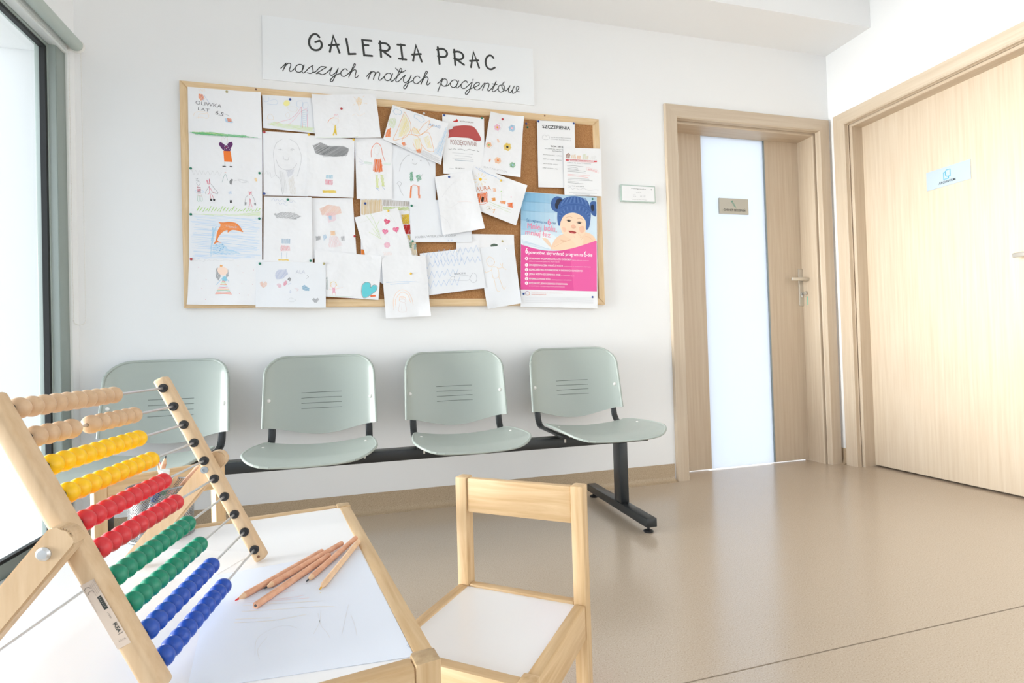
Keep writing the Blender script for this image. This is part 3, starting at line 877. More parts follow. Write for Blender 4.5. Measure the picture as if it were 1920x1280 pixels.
s.st(Z2, (246,214,170), 0.8, (160,375, 175,345, 225,335, 280,345, 298,375, 280,400, 230,385, 180,395), (205,400, 215,360, 290,350))
s.hatch(Z2, (110,190,130), 1.6, (125,520, 300,518, 420,535, 600,548, 760,572, 620,570, 420,556, 180,540), -4, 1.9).hatch(Z2, (214,224,120), 0.9, (140,518, 300,522, 500,546, 420,548), -5, 3.0)
s.done()
s = Sheet('drawing_sheet', 'drawing of a person in a purple top and orange skirt, left column of the board', 'drawing', 0, [(Z2, 113, 470), (Z2, 777, 520), (Z2, 779, 885), (Z2, 120, 870)], lift=0.001, group=DG)
s.st(Z2, (222,200,190), 0.8, (415,570, 415,610, 440,630, 465,605, 462,565)).fill(Z2, (104,60,108), (400,605, 388,630, 425,680, 428,655, 440,635, 425,622), (505,605, 512,635, 475,685, 478,650, 462,632, 480,610), (425,640, 480,640, 490,688, 432,686))
s.fill(Z2, (238,128,62), (428,688, 492,690, 508,788, 436,784), sm=False).dots(Z2, (240,232,238), 1.4, 440,650, 455,668, 470,655, 462,640, 482,676, 440,672).dots(Z2, (200,50,50), 1.5, 452,655)
s.st(Z2, (150,170,150), 1.2, (440,790, 442,820, 422,826)).fill(Z2, DK, (420,822, 450,824, 448,831, 422,830), (484,824, 508,826, 508,834, 486,832)).st(Z2, PG, 0.7, (492,792, 495,824)).st(Z2, (190,60,60), 0.8, (432,577, 445,579)).dots(Z2, GR, 0.8, 428,566, 448,566)
s.done()
s = Sheet('drawing_sheet', 'drawing of small people with capes on light green grass, left column', 'drawing', 1, [(Z2, 119, 852), (Z2, 778, 876), (Z4, 777, 240), (Z4, 122, 222)], lift=0.001, group=DG)
s.st(Z2, (200,202,204), 0.7, (145,860, 165,900, 180,862, 200,900, 215,865, 235,900, 250,866, 268,902, 290,868, 310,905, 335,870, 350,905, 375,872, 395,908, 415,880))
s.st(Z2, (150,180,180), 1.2, (418,970, 445,895, 468,955)).st(Z2, OR, 1.3, (440,880, 455,885)).hatch(Z2, GR, 1.3, (482,970, 500,940, 516,945, 505,990, 486,988), 60, 1.6)
s.st(Z2, PG, 0.7, (520,960, 580,950, 640,968, 600,975, 560,945, 620,952, 660,972)).hatch(Z2, (246,204,120), 1.3, (708,930, 730,930, 732,962, 712,962), 70, 2)
s.st(Z2, GR, 0.8, (180,940, 200,935, 185,955, 210,958, 188,975, 205,1000, 222,975, 205,962)).hatch(Z2, (226,130,150), 1.6, (192,1010, 226,1012, 230,1072, 195,1075), 5, 3.6).hatch(Z2, DK, 1.2, (192,1014, 226,1016, 230,1070, 195,1072), 5, 7.5)
s.st(Z2, LB, 1.0, (192,1040, 172,1050, 190,1062), (230,1040, 255,1055, 232,1062)).st(Z2, (150,200,170), 1.0, (200,1080, 198,1135, 215,1138, 214,1085), (222,1082, 225,1138, 242,1130, 232,1080)).st(Z2, (230,150,150), 0.9, (200,1090, 240,1095))
s.st(Z2, (228,120,140), 1.6, (285,985, 280,950, 300,990, 302,940, 310,985), (300,1000, 305,1060, 290,1080), (310,1020, 330,1055, 360,1070), (308,1070, 318,1130), (322,1075, 345,1120)).st(Z2, GR, 1.0, (318,985, 350,1030, 380,1060, 372,1075, 330,1060), (300,1010, 268,1060, 275,1080)).fill(Z2, DK, (308,1118, 326,1120, 328,1138, 312,1136), (338,1118, 356,1124, 350,1140, 336,1132))
s.st(Z2, (228,120,140), 1.5, (658,1050, 664,1085, 670,1055, 678,1085, 680,1050), (664,1115, 668,1165, 655,1195), (670,1120, 678,1165, 690,1195)).st(Z2, GR, 1.0, (652,1085, 630,1110, 620,1160), (688,1085, 705,1120, 718,1165)).hatch(Z2, (130,132,134), 1.3, (622,1150, 640,1152, 632,1180, 618,1178), 30, 1.6).hatch(Z2, (130,132,134), 1.3, (704,1155, 722,1158, 724,1178, 706,1176), 30, 1.6)
s.hatch(Z2, (170,200,230), 1.0, (472,1055, 502,1050, 505,1075, 478,1080), 30, 3).hatch(Z2, DK, 1.4, (486,1130, 508,1132, 506,1155, 488,1160), 60, 1.8)
for k in range(22): s.st(Z4, (176,220,120), 2.0 if k % 3 else 2.8, (192+26*k, 172+(k % 3)*4, 215+26*k, 128+(k % 4)*7+(14 if k > 12 else 0)))
s.hatch(Z4, (206,228,160), 1.2, (150,198, 500,202, 760,180, 768,222, 300,212), -3, 3.4)
s.done()
s = Sheet('drawing_sheet', 'drawing of an orange dolphin leaping over blue waves, left column of the board', 'drawing', 2, [(Z4, 121, 196), (Z4, 776, 228), (Z4, 778, 640), (Z4, 122, 640)], paper=PAPERB, lift=0.001, group=DG)
s.hatch(Z4, (190,216,240), 1.3, (135,212, 765,240, 765,600, 135,600), -4, 8.5, 1.4)
s.hatch(Z4, (206,224,244), 1.6, (135,212, 765,240, 765,600, 135,600), -2, 13, 1.6)
s.hatch(Z4, (150,206,236), 1.6, (320,590, 335,470, 350,400, 370,310, 330,320, 320,450, 310,560), 80, 3.5).hatch(Z4, (150,206,236), 1.5, (330,480, 420,460, 470,510, 560,540, 600,555, 480,565, 330,560), -12, 3.6)
s.fill(Z4, (236,142,84), (385,272, 430,275, 480,270, 540,280, 575,310, 600,350, 606,364, 560,350, 505,345, 470,368, 465,345, 420,365, 385,410, 378,440, 415,462, 380,455, 345,470, 362,430, 375,360, 405,300))
s.hatch(Z4, (244,176,124), 0.9, (400,285, 540,290, 590,345, 480,335, 400,370), 25, 3.2).dots(Z4, DK, 1.3, 547,314).st(Z4, LB, 1.0, (535,310, 560,318))
s.dots(Z4, (120,176,216), 2.0, 372,478, 395,490, 420,476, 380,505, 405,512, 430,498, 370,525, 398,530, 425,522)
s.done()
s = Sheet('drawing_sheet', 'drawing of a princess in a striped gown among red dots, bottom left', 'drawing', 3, [(Z4, 123, 606), (Z4, 790, 612), (Z4, 790, 1020), (Z4, 108, 1014)], lift=0.001, curls=((0, 1, 0.010, 0.25), (0.62, 1, 0.006, 0.3)), group=DG)
s.st(Z4, (206,208,210), 0.7, (160,620, 175,612, 190,622, 205,612, 258,630, 262,610, 280,624, 300,612, 330,624, 350,612, 400,622, 450,612, 500,620, 525,612))
s.hatch(Z4, (168,170,174), 1.6, (362,690, 385,680, 395,720, 408,760, 385,800, 362,770), 75, 2.0).hatch(Z4, (168,170,174), 1.4, (455,690, 476,700, 476,760, 455,775), 80, 2.2)
s.fill(Z4, (250,224,208), (380,685, 420,674, 462,690, 470,720, 440,752, 400,742, 378,712)).fill(Z4, (240,170,80), (400,665, 405,655, 413,665, 420,655, 424,672, 402,674), sm=False)
s.fill(Z4, (150,206,226), (424,765, 452,762, 460,800, 420,800)).st(Z4, LB, 1.8, (422,775, 395,805, 368,836), (455,775, 480,808))
cc = [(240,160,140), (196,222,170), (246,176,120), (190,210,230), (236,160,176), (246,196,150), (170,206,180), (240,150,130)]
for k in range(9):
    wv = 14+k*7.5; s.st(Z4, cc[k % 8], 2.6, (432-wv, 806+k*14, 432, 803+k*14, 432+wv, 808+k*14))
s.dots(Z4, (214,70,90), 1.1, 563,664, 606,728, 700,703, 276,787, 596,824, 692,832, 238,868, 575,915, 652,928, 272,968, 209,680)
s.done()
s = Sheet('drawing_sheet', 'drawing with ALA, small hearts and scribbles, hanging low at the left of the board', 'drawing', 4, [(Z4, 722, 626), (Z4, 1348, 640), (Z4, 1350, 1042), (Z4, 722, 1040)], paper=PAPERB, lift=0.006, group=DG)
s.hatch(Z4, (176,188,222), 1.1, (890,750, 920,700, 1000,695, 1010,740, 960,785, 905,790), 55, 2.8).hatch(Z4, (246,200,176), 1.1, (757,815, 778,805, 792,825, 808,805, 825,815, 820,840, 790,868, 765,845), 60, 2.2)
s.text(Z4, (206,210,222), 'ALA', 1080, 735, 1165, 735, 16).hatch(Z4, (140,184,210), 1.4, (1138,850, 1160,835, 1175,850, 1205,865, 1200,890, 1160,890, 1140,875), 20, 1.9)
s.hatch(Z4, (232,150,172), 1.4, (965,825, 985,800, 1002,800, 1000,830, 975,852), 60, 1.8).hatch(Z4, (240,176,192), 1.0, (905,835, 930,822, 955,840, 950,860, 930,866), 50, 2.4).hatch(Z4, (110,112,116), 1.1, (1005,790, 1020,765, 1040,780, 1030,810), 50, 2)
s.hatch(Z4, (150,152,156), 1.1, (1225,970, 1245,955, 1260,968, 1275,950, 1290,965, 1270,995, 1250,1000), 50, 2.2).st(Z4, GR, 0.8, (1180,750, 1195,765, 1175,782)).st(Z4, PG, 0.6, (1010,970, 1040,955, 1080,975, 1050,990, 1020,985))
s.st(Z4, (160,176,216), 0.9, (1010,835, 1040,820), (1032,885, 1040,900, 1030,910, 1030,890)).st(Z4, (230,160,160), 0.7, (1070,870, 1105,878, 1090,892))
s.done()
# --- second column
s = Sheet('drawing_sheet', 'pale colouring sheet with a ladder slide on green ground, top of the second column', 'drawing', 0, [(Z2, 776, 182), (Z2, 1240, 212), (Z2, 1260, 532), (Z2, 785, 482)], paper=PAPERB, lift=0.001, group=DG)
s.hatch(Z2, (214,232,176), 1.4, (815,445, 870,425, 950,440, 1080,455, 1180,470, 1248,480, 1246,520, 900,470), -4, 2.6)
s.fill(Z2, (240,234,160), (968,255, 985,235, 1010,235, 1025,255, 1015,278, 990,285, 972,275)).st(Z2, (240,180,190), 1.2, (900,440, 960,420, 1030,400, 1090,350, 1130,290), (1010,455, 1070,400, 1130,330, 1180,310))
s.st(Z2, (180,210,230), 1.3, (1135,320, 1125,480), (1185,310, 1165,480)).st(Z2, (236,160,180), 1.4, (1128,290, 1140,480), (1180,320, 1185,480))
for k in range(8): s.st(Z2, (176,212,226), 1.2, (1132, 330+18*k, 1175, 320+18*k))
s.st(Z2, (184,204,228), 0.9, (1090,240, 1135,240, 1135,290, 1090,285, 1090,240), (1145,255, 1185,255, 1185,300, 1145,300, 1145,255), (790,215, 800,245, 835,240, 835,205), (850,235, 890,225, 915,245, 900,270, 820,265))
s.st(Z2, (240,214,170), 0.8, (820,400, 830,365, 860,360, 880,400, 850,408, 820,400)).st(Z2, (226,214,200), 0.8, (1000,300, 1040,290, 1090,300, 1080,335, 1030,330, 1000,300), (985,360, 1010,345, 1025,375, 1000,392, 985,360))
s.done()
s = Sheet('drawing_sheet', 'drawing of a small girl and faint yellow sun, top of the board', 'drawing', 3, [(Z2, 1222, 190), (Z2, 1795, 178), (Z2, 1845, 572), (Z2, 1255, 582)], lift=0.003, curls=((0, 0, 0.012, 0.25),), group=DG)
s.hatch(Z2, (250,214,150), 1.1, (1615,240, 1640,205, 1680,225, 1665,280, 1640,290), 70, 3.2).st(Z2, (250,216,160), 1.0, (1650,290, 1652,330), (1600,205, 1620,230), (1690,260, 1720,270), (1680,210, 1695,195), (1610,270, 1590,285)).st(Z2, (250,224,196), 0.9, (1585,375, 1620,358, 1650,378, 1700,352))
s.st(Z2, (240,150,100), 1.7, (1368,440, 1380,415, 1405,398, 1425,393)).st(Z2, (240,170,180), 1.1, (1425,385, 1432,362, 1440,380, 1455,362, 1460,390)).st(Z2, (240,220,196), 0.9, (1410,400, 1405,440, 1425,460, 1460,440, 1462,405, 1410,400))
s.fill(Z2, (226,196,80), (1428,468, 1436,462, 1445,515, 1448,552, 1438,545, 1430,530, 1422,555, 1412,548, 1425,510)).st(Z2, (214,216,218), 0.8, (1412,480, 1440,490, 1470,482)).st(Z2, (200,220,180), 0.9, (1265,572, 1400,575, 1560,570, 1640,562))
s.done()
s = Sheet('drawing_sheet', 'faint grey pencil portrait of a long-haired girl, second column of the board', 'drawing', 1, [(Z2, 784, 510), (Z2, 1190, 535), (Z2, 1190, 1098), (Z2, 790, 1090)], lift=0.002, group=DG, crumple=0.0012)
s.st(Z2, PG, 0.9, (960,580, 905,620, 880,700, 885,800, 900,900, 940,950, 960,1080), (1020,580, 1085,620, 1120,700, 1130,760, 1110,860, 1090,920), (965,735, 975,765, 1010,770, 1015,745), (900,760, 930,830, 990,860, 1050,850, 1090,800))
s.dots(Z2, (140,142,150), 1.8, 938,680, 1045,682).st(Z2, (150,152,158), 0.9, (920,680, 940,672, 958,682), (1028,682, 1048,670, 1070,682)).hatch(Z2, (198,202,216), 1.0, (990,860, 1065,855, 1050,900, 1010,930), 70, 3).hatch(Z2, (196,198,200), 0.8, (930,860, 975,880, 1000,990, 990,1080, 950,1060), 85, 4).hatch(Z2, (214,206,190), 0.8, (1010,950, 1060,900, 1085,1080, 1030,1085), 80, 4).st(Z2, (206,208,212), 0.7, (800,900, 820,870, 830,905, 850,880, 860,930, 900,900))
s.done()
s = Sheet('drawing_sheet', 'sheet with a dark pencil-shaded patch over small pink, blue and yellow marks', 'drawing', 2, [(Z2, 1185, 547), (Z2, 1608, 586), (Z2, 1598, 1112), (Z2, 1172, 1096)], lift=0.002, group=DG)
s.hatch(Z2, (108,110,112), 1.3, (1230,640, 1300,610, 1400,650, 1500,640, 1560,670, 1540,730, 1440,745, 1330,735, 1250,715), 35, 2.3)
s.hatch(Z2, (132,134,136), 1.1, (1250,650, 1400,640, 1540,660, 1530,740, 1330,745), -30, 3.4)
s.hatch(Z2, (150,204,226), 1.4, (1352,905, 1412,905, 1412,940, 1352,938), 85, 3).hatch(Z2, (236,140,160), 1.4, (1345,945, 1412,948, 1408,998, 1345,994), 80, 2.6).hatch(Z2, (236,206,90), 1.6, (1315,1045, 1440,1045, 1445,1066, 1318,1068), 5, 1.9)
s.done()
s = Sheet('drawing_sheet', 'sheet with handwriting at the top and grey pencil shading, between two green pins', 'drawing', 2, [(Z4, 793, 42), (Z4, 1222, 50), (Z4, 1232, 637), (Z4, 788, 626)], lift=0.001, group=DG)
s.st(Z4, (170,184,214), 0.9, (862,80, 880,60, 895,85, 915,65, 930,85, 960,70, 985,95, 1010,72, 1035,100, 1060,80, 1075,98), (905,105, 925,100, 940,118, 965,100, 985,122, 1010,118))
s.hatch(Z4, (120,122,126), 1.2, (880,200, 960,180, 1080,190, 1130,220, 1080,250, 960,240, 900,240), 20, 3.0)
s.hatch(Z4, (240,182,186), 1.4, (945,480, 1025,485, 1028,530, 940,535), 70, 2.8).hatch(Z4, (160,190,214), 1.5, (950,420, 1030,420, 1028,468, 955,466), 88, 3.4).hatch(Z4, (238,206,96), 1.6, (920,605, 1018,606, 1018,620, 922,618), 5, 2).st(Z4, (170,190,210), 1.2, (955,545, 952,600), (1000,545, 998,600))
s.done()
s = Sheet('drawing_sheet', 'drawing sheet with peach, pink and blue pencil shading beside the red pin', 'drawing', 0, [(Z4, 1215, 55), (Z4, 1590, 55), (Z4, 1625, 560), (Z4, 1232, 600)], lift=0.001, group=DG)
s.hatch(Z4, (246,190,160), 1.3, (1290,150, 1380,110, 1480,130, 1490,190, 1400,220, 1310,210), 50, 3.0).hatch(Z4, (240,190,204), 1.2, (1350,190, 1440,185, 1440,250, 1370,280), 30, 3.4).hatch(Z4, (156,200,228), 1.3, (1372,215, 1400,212, 1402,250, 1380,252), 40, 2)
s.hatch(Z4, (250,206,160), 1.5, (1390,350, 1432,350, 1436,392, 1392,392), 60, 2.2).hatch(Z4, (240,204,206), 1.1, (1385,395, 1450,392, 1500,480, 1440,500, 1370,500), 75, 3.6).hatch(Z4, (170,206,232), 1.3, (1320,390, 1350,380, 1360,410, 1330,440), 60, 2.8).hatch(Z4, (130,132,136), 1.3, (1256,400, 1300,396, 1304,425, 1262,438), 20, 2.4).hatch(Z4, (160,162,166), 1.1, (1480,400, 1515,395, 1520,440, 1490,440), 70, 2.6)
s.done()
# --- middle
s = Sheet('drawing_sheet', 'drawing of a girl with long orange hair and orange dress, upper middle of the board', 'drawing', 1, [(Z3, 20, 462), (Z3, 294, 470), (Z3, 294, 917), (Z3, 35, 915)], lift=0.001, group=DG)
s.st(Z3, (234,112,52), 2.0, (142,608, 142,560, 160,520, 185,505, 212,530, 225,590, 243,640)).st(Z3, (226,214,200), 0.8, (165,545, 178,525, 200,535, 200,570, 182,590, 165,575, 165,545), (182,590, 185,620))
s.hatch(Z3, (236,122,62), 2.2, (168,618, 215,618, 228,712, 200,725, 152,714), 82, 2.8, 0.8).hatch(Z3, (190,220,200), 1.6, (85,640, 150,648, 150,662, 90,655), -3, 3).hatch(Z3, (214,232,220), 1.4, (230,650, 285,650, 285,668, 230,665), 0, 3).st(Z3, (206,208,226), 1.0, (50,615, 80,640, 48,640, 85,655, 60,662))
s.hatch(Z3, (220,230,150), 2.2, (168,735, 190,735, 198,835, 176,835), 86, 4).hatch(Z3, (220,230,150), 2.2, (208,735, 228,735, 240,825, 220,825), 84, 4).st(Z3, (150,180,214), 1.4, (172,830, 200,856), (222,822, 242,848), (178,840, 195,840))
s.done()
s = Sheet('drawing_sheet', 'pencil drawing of a child with green top and orange legs, upper middle of the board', 'drawing', 0, [(Z3, 240, 500), (Z3, 612, 585), (Z3, 614, 950), (Z3, 285, 922)], paper=PAPERB, lift=0.001, group=DG, crumple=0.0014)
s.st(Z3, GR, 1.0, (348,712, 362,650, 400,600, 425,590), (545,620, 565,655, 575,680), (440,650, 465,660, 480,648)).dots(Z3, DK, 2.0, 447,628, 505,632)
s.hatch(Z3, (120,180,150), 2.2, (425,720, 445,712, 452,780, 425,785), 75, 3).hatch(Z3, (120,180,150), 2.2, (468,745, 498,730, 510,770, 480,790), 60, 3).hatch(Z3, OR, 2.2, (428,820, 440,815, 435,912, 424,912), 85, 3).hatch(Z3, OR, 2.2, (480,820, 495,815, 500,912, 486,912), 88, 3).st(Z3, OR, 1.6, (436,822, 452,812, 485,818))
s.st(Z3, GR, 0.8, (435,790, 450,760, 430,740), (330,800, 345,785, 362,800, 350,820, 330,800), (345,820, 360,860, 378,890), (480,790, 520,730))
s.done()
s = Sheet('drawing_sheet', 'tilted drawing of a large yellow and orange butterfly with ADAŚ written in blue', 'drawing', 4, [(Z3, 298, 228), (Z3, 705, 365), (Z3, 650, 668), (Z3, 228, 480)], lift=0.003, curls=((1, 0, 0.008, 0.3),), group=DG)
s.st(Z3, (240,180,110), 1.6, (385,280, 360,340, 330,420, 302,485, 350,480, 400,460, 430,410, 425,350, 385,280)).hatch(Z3, (242,226,140), 1.4, (385,290, 420,350, 425,405, 395,450, 340,470, 350,380), 70, 3.6).st(Z3, (240,180,110), 1.6, (450,390, 480,420, 500,450, 470,455, 435,440, 450,390), (365,500, 380,460, 430,445, 480,460, 510,520, 500,570, 460,540, 445,500), (500,450, 560,430, 590,520, 596,570, 545,560, 510,520), (490,420, 530,370, 570,345, 555,395, 595,380, 500,450))
s.hatch(Z3, (244,228,150), 1.4, (450,480, 500,470, 500,560, 470,560), 80, 4).hatch(Z3, (244,228,150), 1.4, (520,470, 560,450, 590,550, 550,545), 75, 4).hatch(Z3, (244,220,140), 1.3, (440,400, 480,400, 498,440, 450,440), 30, 3.4).hatch(Z3, OR, 2.0, (242,465, 258,410, 285,395, 280,465), 78, 2.2).hatch(Z3, (206,224,160), 1.4, (270,380, 275,330, 320,320, 325,370, 300,405), 75, 4)
s.st(Z3, (140,190,220), 1.3, (300,275, 320,255, 340,265, 362,275, 355,300, 335,295, 320,300, 300,275), (455,320, 460,300, 490,305, 520,320, 530,345, 505,355, 480,335, 455,320)).hatch(Z3, OR, 2.0, (360,510, 385,500, 398,520, 380,535), 60, 2.4).hatch(Z3, OR, 2.0, (465,560, 500,550, 510,580, 480,582), 40, 2.4)
s.hatch(Z3, (168,170,174), 0.9, (240,470, 350,520, 450,560, 520,560, 640,620, 645,660, 500,595, 380,545), -24, 3.6).hatch(Z3, (176,210,236), 1.4, (640,500, 690,380, 698,420, 650,610, 590,590), 68, 4.2).text(Z3, (150,180,214), 'ADAŚ', 560, 378, 645, 402, 13)
s.done()
s = Sheet('notice_sheet', 'thank-you notice with a red rounded shape above the word PODZIĘKOWANIE', 'notice', 2, [(Z3, 662, 293), (Z3, 968, 322), (Z3, 974, 745), (Z3, 670, 730)], paper=PAPERF, lift=0.001)
s.fill(Z3, (184,88,86), (705,468, 712,440, 708,412, 735,402, 745,385, 790,378, 830,376, 880,382, 905,400, 925,430, 945,470, 940,490, 900,488, 860,470, 800,465, 740,462), sm=True)
s.fill(Z3, (196,60,56), (740,345, 762,338, 768,328, 778,345, 765,352, 742,350)).text(Z3, (120,90,90), 'ROTAWIRUSY', 790, 350, 893, 360, 6, bold=0.01)
s.text(Z3, (168,128,124), 'PODZIĘKOWANIE', 722, 515, 918, 530, 24).st(Z3, DK, 1.4, (708,548, 720,553, 730,548), (738,552, 752,548, 765,556), (775,552, 800,550, 825,560, 830,556), (838,560, 860,552, 890,562, 905,558), (915,562, 932,568))
for k, (a, b) in enumerate(((735, 888), (750, 880), (735, 890))): s.st(Z3, (190,192,196), 1.4, (a, 577+k*19, (a+b)/2, 583+k*19, b, 590+k*19), sm=False)
s.st(Z3, (140,160,180), 1.8, (752,630, 890,640), sm=False).st(Z3, (180,182,186), 1.0, (712,690, 745,692), sm=False).text(Z3, (90,92,96), '24.04.2017', 757, 693, 825, 697, 5)
s.done('print')
s = Sheet('drawing_sheet', 'drawing of scattered small flowers curling off the board under a red pin', 'drawing', 3, [(Z3, 1012, 282), (Z3, 1258, 314), (Z3, 1232, 760), (Z3, 945, 712)], lift=0.002, curls=((0, 0, 0.012, 0.35), (1, 0, 0.008, 0.3), (1, 1, 0.006, 0.3)), group=DG)
def flower(s, view, x, y, r, pc, cc_, n=6):
    for k in range(n):
        a = 2*PI*k/n+0.3; px, py = x+r*0.62*math.cos(a), y+r*0.62*math.sin(a)
        s.hatch(view, pc, 1.3, tuple(q for j in range(6) for q in (px+r*0.42*math.cos(j*PI/3), py+r*0.42*math.sin(j*PI/3))), 30*k, 1.8)
    s.dots(view, cc_, r*0.055*1.3*3, x, y)
flower(s, Z3, 1065, 392, 24, (240,176,200), (232,170,60)); flower(s, Z3, 1172, 398, 26, (170,206,232), (246,190,200)); flower(s, Z3, 1002, 520, 22, (248,190,140), (150,190,120))
flower(s, Z3, 1138, 535, 30, (240,206,80), (60,60,62)); flower(s, Z3, 1068, 635, 26, (250,206,170), (240,140,80)); flower(s, Z3, 1176, 668, 22, (140,190,150), (160,196,226))
s.hatch(Z3, (248,200,166), 1.3, (1058,475, 1075,480, 1082,500, 1070,506), 60, 2.2).hatch(Z3, OR, 1.3, (1000,640, 1008,620, 1018,625, 1008,648), 60, 2.2).st(Z3, (206,208,210), 0.8, (1070,430, 1090,405, 1100,380, 1090,360, 1070,362), (1015,548, 1032,525, 1030,500, 1015,490))
s.text(Z3, (206,208,212), 'KATARZYNA', 965, 688, 1135, 724, 8)
s.done()
s = Sheet('notice_sheet', 'white printed notice headed SZCZEPIENIA at the upper right of the board', 'notice', 0, [(Z3, 1358, 335), (Z3, 1635, 352), (Z3, 1640, 835), (Z3, 1368, 828)], paper=PAPERF, lift=0.002)
s.text(Z8, (62,64,66), 'SZCZEPIENIA', 235, 322, 568, 345, 17, bold=0.02)
s.st(Z8, (170,172,176), 1.0, (235,440, 240,415, 262,405, 280,420, 300,405, 318,425, 315,450, 280,462, 245,455, 235,440)).text(Z8, (150,152,156), 'RACIBORSKA PRZYCHODNIA', 335, 436, 580, 452, 4.5).text(Z8, (176,178,182), 'LEKARZA RODZINNEGO', 335, 458, 580, 478, 5)
s.text(Z8, (70,72,74), 'ROK 2015', 335, 549, 482, 558, 8, bold=0.01).text(Z8, (110,112,114), 'SZCZEPIENIA OBOWIĄZKOWE', 262, 572, 560, 595, 4.5).text(Z8, (110,112,114), 'ROCZNIKÓW:', 352, 602, 465, 608, 4.5)
for k, (yr, tx) in enumerate((('2013', 'MARZEC - LIPIEC'), ('2009', 'STYCZEŃ - MARZEC'), ('2001', 'WRZESIEŃ - LISTOPAD'), ('1997', 'WRZESIEŃ - LIPIEC'))):
    s.text(Z8, (100,102,104), yr, 240, 643+k*54, 282, 646+k*54, 4.5, bold=0.01).text(Z8, (150,152,154), tx, 293, 650+k*53, 470 if k < 2 else 420, 664+k*52, 4.5)
s.done('print')
s = Sheet('notice_sheet', 'flyer with a row of little houses over a red ribbon, overlapping the SZCZEPIENIA notice', 'notice', 3, [(Z8, 480, 562), (Z8, 935, 574), (Z8, 942, 1146), (Z8, 494, 1128)], paper=PAPERF, lift=0.003)
s.hatch(Z8, (160,110,90), 1.6, (515,690, 520,640, 540,625, 560,645, 555,690), 80, 3).st(Z8, (150,100,80), 1.8, (512,655, 540,628, 566,655)).hatch(Z8, (238,206,160), 1.6, (570,690, 575,650, 630,640, 630,695), 80, 4).hatch(Z8, (244,190,140), 1.6, (640,700, 645,655, 690,655, 690,700), 70, 3.4).hatch(Z8, (220,226,190), 1.6, (708,705, 712,640, 750,635, 752,705), 85, 3.6).hatch(Z8, (230,214,180), 1.6, (756,705, 760,660, 780,655, 780,705), 85, 3.4).hatch(Z8, (222,224,222), 1.5, (800,705, 810,665, 875,655, 878,712), 70, 4.5)
s.fill(Z8, (214,84,92), (510,700, 545,704, 545,722, 510,718), (848,718, 884,718, 882,736, 848,736), sm=False).st(Z8, (228,120,128), 1.6, (540,702, 700,712, 850,722), (540,720, 700,732, 850,738), sm=False).text(Z8, (206,80,90), 'PIERNIKOWA CHATKA', 548, 716, 845, 732, 7, bold=0.01)
s.text(Z8, (160,162,166), 'zajęcia dla dzieci i rodziców', 525, 745, 815, 762, 6, shear=0.3)
for k, (a, b) in enumerate(((525, 720), (528, 655), (528, 660), (530, 750), (530, 750))): s.st(Z8, (132,134,138), 1.3, (a, 774+k*18, (a+b)/2, 779+k*18.5, b, 790+k*19), sm=False)
s.st(Z8, (236,160,160), 1.3, (528,878, 800,900), (528,892, 780,920), sm=False)
for k, b in enumerate((790, 830, 665, 720)): s.st(Z8, (132,134,138), 1.3, (530, 928+k*18, b, 942+k*18), sm=False)
s.text(Z8, (130,132,136), 'cena: 17.00 zł/os zajęcia', 530, 1024, 728, 1034, 5).st(Z8, (190,192,196), 1.2, (530,1045, 560,1035, 590,1060, 630,1045, 670,1068, 720,1050, 780,1072, 860,1066, 900,1070)).st(Z8, (170,172,176), 1.2, (548,1098, 880,1112), (600,1112, 800,1122), (625,1126, 790,1134), sm=False)
s.st(Z8, (244,190,190), 1.0, (765,798, 880,828, 905,868, 880,858, 760,828, 765,798), sm=False).text(Z8, (236,140,140), 'BEZPŁATNE', 775, 825, 880, 855, 7)
s.done('print')
s = Sheet('drawing_sheet', 'tilted drawing with a yellow sun, AURA and an orange house, right of middle', 'drawing', 4, [(Z3, 893, 668), (Z3, 1282, 820), (Z5, 1200, 328), (Z5, 850, 190)], lift=0.003, curls=((1, 0, 0.008, 0.35),), group=DG)
s.dots(Z3, (244,196,50), 8, 940, 773)
for k in range(10):
    a = 2*PI*k/10; s.st(Z3, (244,210,110), 1.4, (940+27*math.cos(a), 773+27*math.sin(a), 940+48*math.cos(a), 773+46*math.sin(a)))
s.st(Z3, (170,196,226), 1.6, (905,685, 960,720, 1030,745, 1090,780), (930,690, 1000,735, 1060,755)).text(Z3, (214,140,100), 'AURA', 912, 862, 1018, 850, 22)
s.hatch(Z3, (236,118,50), 2.4, (920,880, 985,865, 990,940, 925,950), 75, 3.0, 0.7).st(Z3, (230,110,50), 1.6, (920,880, 985,866, 990,942, 925,952, 920,880)).fill(Z3, (60,46,40), (945,935, 950,905, 965,905, 960,940)).hatch(Z3, (246,190,150), 1.8, (1030,840, 1050,836, 1056,860, 1036,865), 50, 2.6).dots(Z3, (180,220,150), 3.2, 1092, 862).st(Z3, (190,220,160), 1.0, (1094,875, 1096,925))
s.hatch(Z3, (240,160,70), 2.4, (1022,910, 1052,905, 1052,932, 1024,935), 82, 3.6).hatch(Z3, (240,150,70), 2.4, (1085,930, 1125,930, 1122,955, 1085,950), 82, 3.4).hatch(Z3, (236,120,60), 2.6, (1140,945, 1178,942, 1178,985, 1140,975), 82, 3.2).dots(Z3, (240,180,200), 3.4, 1165, 903).st(Z3, (190,216,150), 1.1, (1000,935, 1080,970, 1170,1000), (1010,955, 1090,990, 1160,1018), (1020,945, 1120,985))
s.text(Z5, (240,190,140), '7', 1030, 238, 1055, 232, 18).dots(Z5, (150,140,90), 3, 1005, 203).st(Z5, (220,200,150), 1.0, (980,195, 1000,185, 1022,200, 1005,215, 985,210))
s.done()
s = Sheet('drawing_sheet', 'large crumpled white sheet with hardly visible lines, centre of board', 'drawing', 5, [(Z3, 606, 756), (Z3, 875, 706), (Z5, 968, 353), (Z5, 664, 400)], lift=0.004, curls=((1, 1, 0.010, 0.4),), group=DG, crumple=0.003)
